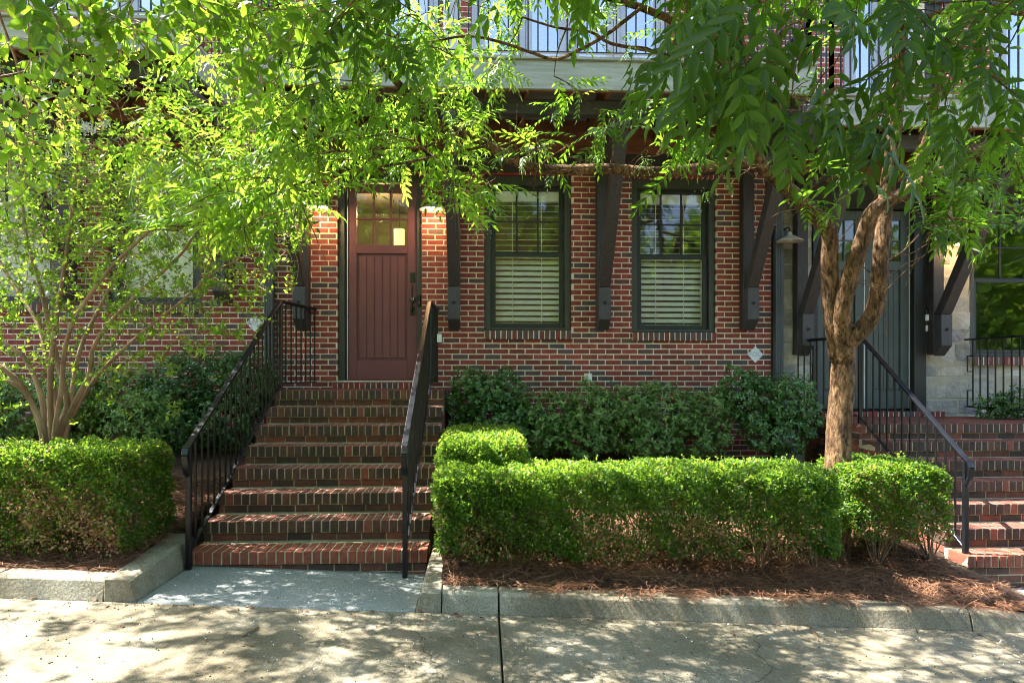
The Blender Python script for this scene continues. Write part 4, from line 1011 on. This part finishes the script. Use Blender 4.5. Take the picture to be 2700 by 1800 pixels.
# tall upright shoots with fresh orange tips
up = []
for x, y in [(170,260),(150,200),(130,300),(190,330),(330,300),(345,330),(375,300),(395,330),(420,330),(455,330),(440,380),(470,300),(300,340),(270,330),(500,300),(520,270),(230,320),(60,250),(90,320),(350,420),(410,420),(380,380),(320,400)]:
    for _ in range(2): up.append(tuple(D(x+random.uniform(-12,12), y+random.uniform(50,120), random.uniform(3.9,4.6))))
up = np.array(up); nu = len(up); ud = np.tile([0.05,0,1.], (nu,1))+rng.normal(0,.16,(nu,3))
shoots(pl, up, ud, rng.uniform(.3,.55,nu), 13, .046, .026, np.full(nu, .78), tipred=.7)
# large-looking leaves of the limbs that arch towards the street
nr = []
for x, y, dep, n_ in ((40,40,2.2,6),(150,60,2.2,6),(260,80,2.3,6),(340,60,2.3,6),(80,150,2.3,5),(200,150,2.4,5),(300,110,2.3,3),(400,70,2.4,3),(30,230,2.3,5),(60,320,2.5,4),(480,60,2.4,5),(560,120,2.4,4),(600,220,2.5,4),(660,90,2.5,5),(740,60,2.6,5),(20,420,2.6,3),(530,30,2.4,4),(820,40,2.6,4),(200,20,2.3,4),(420,20,2.3,4)):
    for _ in range(n_): nr.append(tuple(D(x+random.uniform(-45,45), y-30+random.uniform(-45,45), dep+random.uniform(-.2,.3))))
nr = np.array(nr); nn_ = len(nr); nd = unit(nn_)*np.array([1,.8,.4])+np.array([.2,-.1,-.45])
shoots(pl, nr, nd, rng.uniform(.14,.26,nn_), 5, .068, .040, np.full(nn_, .5))
hi = []; tries = 0  # unseen leaves above the frame, placed for the shade they throw
while len(hi) < 900 and tries < 60000:
    tries += 1
    x = random.uniform(-7.6, -1.6); y = random.uniform(-5.9, -1.5); z = E+.60*(y-CY)+.2+random.random()**1.3*1.4
    if z < E+.60*(y-CY)+.2: continue
    if random.random() < shade_want(x+LX*z, y+LY*z): hi.append((x, y, z))
hi = np.array(hi); nh = len(hi)
shoots(pl, hi, unit(nh)*np.array([1,1,.5]), rng.uniform(.15,.3,nh), 5, .055, .034, np.full(nh, .5), fine=False)
pl.connect(np.vstack([A0[::2], up, nr, hi[::2]]), r=.0028, thick=1.0)
pl.wood.build('trunk', M['barkB'], CM, smooth=True); pl.tri.build('crown', LM['crape'], CM)
# white blossom panicles
fl = Tri(); v, f = leaflet(.012, .012, .6, .2, False)
for x, y, dep, n_, rr in ((200,295,4.9,260,.07),(175,330,4.9,220,.09),(240,285,4.9,120,.05),(150,360,5.0,100,.08),(215,385,5,90,.08)):
    c = np.array(D(x, y, dep)); q = c+unit(n_)*rr*rng.uniform(.2,1,(n_,1))*np.array([1.2,1,.8])
    fl.add(place(v, frames(unit(n_), unit(n_)), q, rng.uniform(.7,1.2,n_)), f, rng.random(n_))
fl.build('blossom', M['petal'], CM)

# ------------------------------------------------------------------ clipped hedges
def hedge(name, label, cat, boxes, dens, group=None, leaf=.027, brown=.08, thin=.35, seed=0, sprig=1.0):
    """boxes: rounded blocks (x0,x1,y0,y1,z0f,z1) of dense small leaves over a twiggy inside"""
    cx = (boxes[0][0]+boxes[0][1])/2; cy = (boxes[0][2]+boxes[0][3])/2
    T_ = thing(name, label, cat, (cx, cy, bed_z(cx, cy)), group); tr = Tri(); wd = MB()
    v, f = leaflet(1, .62, .3, .1, False)
    def nz(p): return .012*(np.sin(p[:,0]*7.3+p[:,2]*5)+np.sin(p[:,0]*23.1+p[:,1]*19+1)+1.3*np.sin(p[:,2]*31+p[:,0]*27+p[:,1]*16))
    for (x0,x1,y0,y1,z0,z1) in boxes:
        h = np.array([(x1-x0)/2,(y1-y0)/2,(z1-z0)/2]); c = np.array([(x1+x0)/2,(y1+y0)/2,(z1+z0)/2])
        area = 2*((x1-x0)*(z1-z0)+(y1-y0)*(z1-z0)+(x1-x0)*(y1-y0)); n = int(area*dens)
        d = rng.uniform(-1,1,(n,3)); ax = rng.choice(3, n, p=np.array([h[1]*h[2],h[0]*h[2],h[0]*h[1]])/(h[1]*h[2]+h[0]*h[2]+h[0]*h[1])); d[np.arange(n),ax] = np.where(rng.random(n) < .5, -1, 1)
        p = d*h
        # round the corners
        rr = .10; core = np.maximum(h-rr, .01); q = np.clip(p, -core, core); o = p-q; ln = np.linalg.norm(o, axis=1, keepdims=True); nrm = o/np.maximum(ln, 1e-6)
        p = q+nrm*rr; inn = rng.exponential(.055, n); inn = np.minimum(inn, .26)
        p = p-nrm*inn[:, None]+c; p += nrm*nz(p)[:, None]
        lowt = (p[:,2]-z0)/(z1-z0)
        bump_ = .5+.5*np.sin(p[:,0]*9+np.sin(p[:,0]*4)*2)*np.sin(p[:,2]*8+1+p[:,0]*3)
        keep = rng.random(n) > np.clip(thin*1.5*(1-lowt*1.7)*bump_*1.2+.02, 0, .85)
        # ragged bottom edge
        keep &= ~((lowt < .14+.10*np.sin(p[:,0]*6.3+1)+.05*np.sin(p[:,0]*17)) & (rng.random(n) < .8))
        cl = np.sin(p[:,0]*17+2*np.sin(p[:,2]*11))+np.sin(p[:,2]*21+2*np.sin(p[:,0]*9+p[:,1]*8)); keep &= ~((cl < -.75) & (lowt < .9) & (rng.random(n) < .62))
        p = p[keep]; nrm = nrm[keep]; lowt = lowt[keep]; inn = inn[keep]; m = len(p)
        a = nrm*.7+unit(m)*.9; a[:,2] += .25; nn2 = unit(m)+nrm*.5+np.array([0,0,.7])
        tn = np.clip(.38+.30*lowt+rng.normal(0,.24,m)-inn*1.5, 0, .88)  # bright top and shaded inside painted into the leaf tone
        bm = (np.sin(p[:,0]*5.1+p[:,2]*7)+np.sin(p[:,0]*11.3-p[:,2]*4+2)) > .5
        pt_ = np.zeros(m, bool)
        for px_, pz_, pr_ in ((-2.95,.50,.26),(-2.75,.38,.18),(-.05,.33,.14),(.9,.28,.2),(1.6,.30,.22),(2.2,.28,.15)): pt_ |= (np.hypot(p[:,0]-px_, (p[:,2]-pz_)*1.3) < pr_*(.8+.4*rng.random(m))) & (rng.random(m) < .45)
        br = pt_ | (rng.random(m) < brown*np.where(bm, 3.4, .5)*(1.25-lowt)); tn = np.where(br, rng.uniform(.93,1,m), tn)
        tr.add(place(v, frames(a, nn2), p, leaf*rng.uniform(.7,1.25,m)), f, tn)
        # sprigs above the clipped top
        k = int((x1-x0)*(y1-y0)*150*sprig)
        for _ in range(k):
            q0 = np.array([rng.uniform(x0+.03,x1-.03), rng.uniform(y0+.03,y1-.03), z1-.03]); L_ = rng.uniform(.03,.075); dd = np.array([rng.normal(0,.25), rng.normal(0,.25), 1.])
            pts = q0+dd*np.linspace(0, L_, 7)[:, None]; aa = unit(7); aa[:,2] = np.abs(aa[:,2])*.5+.2
            tr.add(place(v, frames(aa, unit(7)+np.array([0,0,1.])), pts, np.full(7, leaf*.85)), f, np.clip(rng.normal(.8,.06,7),0,.9))
        # woody inside
        ns = max(2, int((x1-x0)*5))
        for i in range(ns):
            bx = x0+(i+.5+random.uniform(-.3,.3))*(x1-x0)/ns; by = (y0+y1)/2+random.uniform(-.12,.12); gzv = bed_z(bx, by)-.03
            for _ in range(11):
                ex = bx+random.uniform(-.32,.32); ey = by+random.uniform(-.5,.5)*(y1-y0); ez = random.uniform(z0+.12, z1-.06)
                ex = min(max(ex, x0+.04), x1-.04)
                wd.tube(smooth_path([Vector((bx,by,gzv)), Vector(((bx*2+ex)/3+random.uniform(-.04,.04),(by*2+ey)/3,(gzv*1.3+ez)/2.3)), Vector((ex,ey,ez))], 3), [.008,.007,.006,.005,.004,.003,.002], 4, cap=False)
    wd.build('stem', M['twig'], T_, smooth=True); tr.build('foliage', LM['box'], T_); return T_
hedge('clipped_hedge', 'long boxwood hedge bending back beside the stair railing, top lit bright by sun', 'hedge',
      [(-.36, 2.60, -3.50, -2.72, .16, .79), (-.36, .34, -2.95, -1.30, .25, .97)], 14500, brown=.05, thin=.62)
hedge('clipped_hedge', 'short rounded boxwood at the end of the bed by the forked tree and wide steps', 'hedge', [(2.80, 3.60, -3.30, -2.66, .20, .80)], 13500, thin=.6, brown=.08)
hedge('clipped_hedge', 'shaded boxwood hedge with a dead brown patch below the multi-stemmed bush tree', 'hedge', [(-5.6, -2.46, -3.50, -2.75, .24, .98)], 14000, brown=.14, thin=.5)
# ------------------------------------------------------------------ shrubs against the wall
def shrub(name, label, cat, blobs, dens, mat, ll, lw, fine=False, tone=.5, whorl=6, group=None, upr=.4):
    c0 = blobs[0]; T_ = thing(name, label, cat, (c0[0], c0[1], bed_z(c0[0], c0[1])), group); pl = Plant()
    bx, by = c0[0], c0[1]; g0 = bed_z(bx, by)-.03
    pl.limb([(bx, by, g0), (bx+.02, by, g0+.15)], .016, .012, 6, 2)
    allq = []
    v, f = leaflet(1, lw/ll, .25, .15, fine)
    for (cx, cy, cz, rx, ry, rz) in blobs:
        n = int(dens*(rx*ry+ry*rz+rx*rz)*4.2); u = unit(n); rad = rng.uniform(.55,1.0,(n,1))**.6
        lob = 1+.13*np.sin(u[:,0:1]*5+cx*7)+.10*np.sin(u[:,2:3]*9+u[:,0:1]*8+cx)
        p = np.array([cx,cy,cz])+u*rad*np.array([rx,ry,rz])*lob
        p[:,1] = np.minimum(p[:,1], -.05)
        gmin = np.array([bed_z(a, b)+.05 for a, b in p[:, :2]]); ok = p[:,2] > gmin; p = p[ok]; u = u[ok]; n = len(p)
        d = u*.8+np.array([0,-.2,upr])+rng.normal(0,.35,(n,3)); d /= np.linalg.norm(d, axis=1, keepdims=True); allq.append(p[::5])
        tb = tone+rng.normal(0,.15,n)
        s0 = np.cross(d, unit(n)); s0 /= np.linalg.norm(s0, axis=1, keepdims=True); s1 = np.cross(d, s0)
        for k in range(whorl):
            an = 2*math.pi*k/whorl+rng.uniform(0,.6,n); off = d*((k-whorl/2)*ll*.28*rng.uniform(.7,1.2,n))[:, None]
            a = s0*np.cos(an)[:, None]+s1*np.sin(an)[:, None]+d*rng.uniform(.2,.8,n)[:, None]
            nn2 = d+np.array([0,0,.5])+rng.normal(0,.25,(n,3))
            pl.tri.add(place(v, frames(a, nn2), p+off, ll*rng.uniform(.7,1.15,n)), f, np.clip(tb+rng.normal(0,.1,n),0,1))
    pl.connect(np.vstack(allq), r=.002, thick=.9)
    pl.wood.build('stem', M['twig'], T_); pl.tri.build('foliage', mat, T_); return T_
def B(px, py, Y, rx, ry, rz): p = W(px, py, Y); return (p.x, p.y, p.z, rx, ry, rz)
shrub('camellia_shrub', 'glossy dark shrub in front of brick just right of the stair railing', 'shrub', [B(1110,905,-.55,.36,.28,.24),B(1080,880,-.5,.22,.2,.2),B(1165,900,-.5,.28,.26,.27),B(1130,960,-.55,.38,.28,.26),B(1060,940,-.5,.24,.24,.24),B(1190,960,-.6,.28,.26,.26)], 330, LM['dark'], .042, .022, True, .65, 6)
shrub('azalea_shrub', 'matt green low shrub along the brick wall below both blinded windows', 'shrub', [B(1270,955,-.6,.42,.32,.30),B(1360,945,-.65,.38,.32,.32),B(1440,945,-.65,.38,.32,.32),B(1530,945,-.6,.42,.32,.32),B(1620,950,-.55,.36,.3,.30),B(1230,1000,-.7,.3,.25,.24),B(1340,1005,-.75,.42,.25,.24),B(1480,1005,-.75,.42,.25,.24),B(1600,1005,-.7,.38,.25,.24)], 270, LM['azalea'], .055, .021, True, .6, 7)
shrub('camellia_shrub', 'tall glossy dark shrub below the diamond plate at the brick corner', 'shrub', [B(1755,930,-.55,.42,.32,.38),B(1700,900,-.55,.3,.28,.3),B(1820,920,-.75,.28,.28,.3),B(1780,990,-.75,.4,.3,.28),B(1850,960,-.8,.2,.2,.2)], 330, LM['dark'], .045, .024, True, .65, 6)
shrub('camellia_shrub', 'large glossy dark shrub against brick behind the railing of the central steps', 'shrub', [B(470,880,-.8,.42,.34,.42),B(555,880,-.7,.4,.32,.38),B(400,900,-.9,.4,.34,.4),B(510,960,-.9,.45,.34,.36),B(600,900,-.5,.2,.2,.3),B(420,980,-1.0,.4,.3,.3)], 330, LM['dark'], .042, .022, True, .45, 6)
shrub('azalea_shrub', 'lighter green shrub behind the stems of the flowering bush tree', 'shrub', [B(280,920,-1.0,.45,.36,.38),B(180,930,-1.1,.45,.36,.36),B(60,940,-1.1,.5,.36,.36),B(330,960,-1.2,.4,.34,.3),B(-60,940,-1.0,.45,.34,.36)], 300, LM['azalea'], .055, .021, True, .7, 7)
shrub('camellia_shrub', 'small leafy shrub behind the scroll railing against pale stone', 'shrub', [B(2290,935,-.5,.22,.2,.16),B(2340,925,-.6,.25,.2,.18)], 300, LM['dark'], .045, .024, True, .6, 6)
# ------------------------------------------------------------------ pine straw over the beds
def straw(name, boxes, nper, label):
    tr = Tri(); seg = 3
    tv = []
    for i in range(seg+1): x = i/seg-.5; tv += [[x, -.5, -1.0*(x*x)*.18], [x, .5, -1.0*(x*x)*.18]]
    tv = np.array(tv); tf = np.array([[2*i,2*i+2,2*i+3] for i in range(seg)]+[[2*i,2*i+3,2*i+1] for i in range(seg)])
    for (x0,x1,y0,y1) in boxes:
        n = int((x1-x0)*(y1-y0)*nper); x = rng.uniform(x0,x1,n); y = rng.uniform(y0,y1,n)
        z = np.array([bedf(a, b) for a, b in zip(x, y)])+rng.uniform(.004,.05,n)**1.0
        th = rng.uniform(0,6.28,n)+np.sin(x*3)*.5; L = rng.uniform(.10,.26,n); a = np.stack([np.cos(th),np.sin(th),rng.normal(0,.18,n)],1)
        Rm = frames(a, np.tile([0.,0.,1.],(n,1))+rng.normal(0,.3,(n,3))); sv = tv[None]*np.stack([L, np.full(n,.0028), L],1)[:, None, :]
        sv = sv[..., :]; bend = rng.normal(0,.12,n); sv[:, :, 1] += (tv[None,:,0]**2)*(bend*L)[:, None]
        V_ = np.einsum('mij,mnj->mni', Rm, sv)+np.stack([x,y,z],1)[:, None, :]
        tr.add(V_, tf, rng.beta(1.6,1.4,n))
    o = tr.build(name, M['straw']); props(o, label, 'pine straw', kind='stuff'); return o
straw('pine_straw', [(-.26,3.98,KY+.13,-2.3)]+[(a_, a_+.25, KY+.03, KY+.15) for a_ in (.3,.9,1.3,2.0,2.3,2.9,3.3,3.6)], 3000, 'reddish brown pine straw piled under the long hedge and forked tree')
straw('pine_straw', [(-5.4,-2.40,KY+.13,-1.7)], 2600, 'reddish brown pine straw under the shaded hedge beside the steps')
# fallen litter
def litter(name, mat, n, size, label, cat):
    tr = Tri(); v, f = leaflet(1, .8, .5, .2, False); pts = []
    for _ in range(n):
        r_ = random.random()
        if r_ < .72: x = random.uniform(-4, 4.5); y = random.uniform(-6.4, KY-.02); z = gz(x)+.004
        elif r_ < .86: x = random.uniform(-2.2, -.5); y = random.uniform(KY, -3.02); z = gz(x)+.006
        else:
            k = random.randint(1, 7); x = random.uniform(-2.2, -.5); y = -.89-.30*k+random.uniform(.01,.27); z = 1.33-.171*k+.005
        pts.append((x, y, z))
    pts = np.array(pts); a = unit(n); a[:,2] *= .2
    tr.add(place(v, frames(a, np.tile([0.,0.,1.],(n,1))+rng.normal(0,.4,(n,3))), pts, size*rng.uniform(.5,1.3,n)), f, rng.random(n))
    o = tr.build(name, mat); props(o, label, cat, kind='stuff')
litter('fallen_petals', M['petal'], 1100, .010, 'tiny white petals scattered over the concrete and brick treads', 'petals')
tr = Tri(); v, f = leaflet(1, .42, .5, .3, True); pts = []
for _ in range(150):
    if random.random() < .55: x = random.uniform(-4, 4); y = KY-.01-abs(random.gauss(0, .05)); z = gz(x)+.006
    elif random.random() < .5: x = random.uniform(-2.2,-.5); k = random.randint(1,7); y = -.89-.30*k+random.uniform(.18,.27); z = 1.33-.171*k+.006
    else: x = random.uniform(-4,4); y = random.uniform(-6, KY); z = gz(x)+.006
    pts.append((x, y, z))
n = len(pts); a = unit(n); a[:,2] *= .15
tr.add(place(v, frames(a, np.tile([0.,0.,1.],(n,1))+rng.normal(0,.3,(n,3))), np.array(pts), rng.uniform(.02,.05,n)), f, rng.uniform(.3,1,n))
o = tr.build('fallen_leaves', M['straw']); props(o, 'small brown dead leaves gathered along the kerb and step corners', 'leaves', kind='stuff')
bm_ = MB()
for _ in range(900):
    x = random.uniform(-4,4.5); y = random.uniform(-6.4, KY) if random.random() < .8 else random.uniform(KY,-3.02)
    if y > KY and not (-2.2 < x < -.5): continue
    s_ = random.uniform(.003,.0055); z = gz(x)+s_*.8
    bm_.add([(x+a*s_, y+b*s_, z+d_*s_) for a, b, d_ in ico], icf)
o = bm_.build('fallen_berries', M['berry']); props(o, 'small dark dried berries dotted over the concrete', 'berries', kind='stuff')
for (a, b, r_, lb) in (((1575*K/K,1445),(590,1437),0,''),):
    pass
def twig(pa, pb, r_, label):
    def G(px, py):
        d = ray(px, py); t = 3.5
        for _ in range(30): p = Vector((0,CY,E))+d*t; t *= (E-(gz(p.x)+.008))/(E-p.z)
        return Vector((0,CY,E))+d*t
    a, b = G(*pa), G(*pb); m_ = (a+b)/2+Vector((.01,.012,.003))
    T_ = MB(); T_.tube(smooth_path([a, m_, b], 3), r_, 6); T_.tube(smooth_path([m_, m_+(b-a)*.35+Vector((.015,-.02,.004))], 2), r_*.6, 5)
    o = T_.build('fallen_twig', M['twig'], None, smooth=True); props(o, label, 'twig', 'fallen twigs')
twig((560,1458),(592,1438), .006, 'short dark forked twig on the concrete below the front walk')
twig((1835,1408),(1880,1438+32), .004, 'thin straight twig on the concrete below the end boxwood')
twig((1815,1453),(1845,1457), .002, 'fine curved twig lying close to the kerb') if False else None

# ------------------------------------------------------------------ wood across the street (seen in the window reflections)
tr = Tri(); v, f = leaflet(.26, .18, .3, .2, False); n = 170000
ang = rng.uniform(-1, 1, n); x = ang*34; y = -24+rng.normal(0, 1.6, n)-2*np.cos(x*.4); top = 9.5+1.3*np.sin(x*.55)+1.2*np.sin(x*1.3+1)
z = rng.uniform(0, 1, n)*top; gx_ = np.array([gfar(a) for a in x])
tr.add(place(v, frames(unit(n), unit(n)), np.stack([x, y, z+gx_], 1), rng.uniform(.8,1.6,n)), f, rng.random(n))
o = tr.build('far_woods', LM['china']); props(o, 'green wall of trees across the road mirrored in the glass', 'woods', kind='stuff')
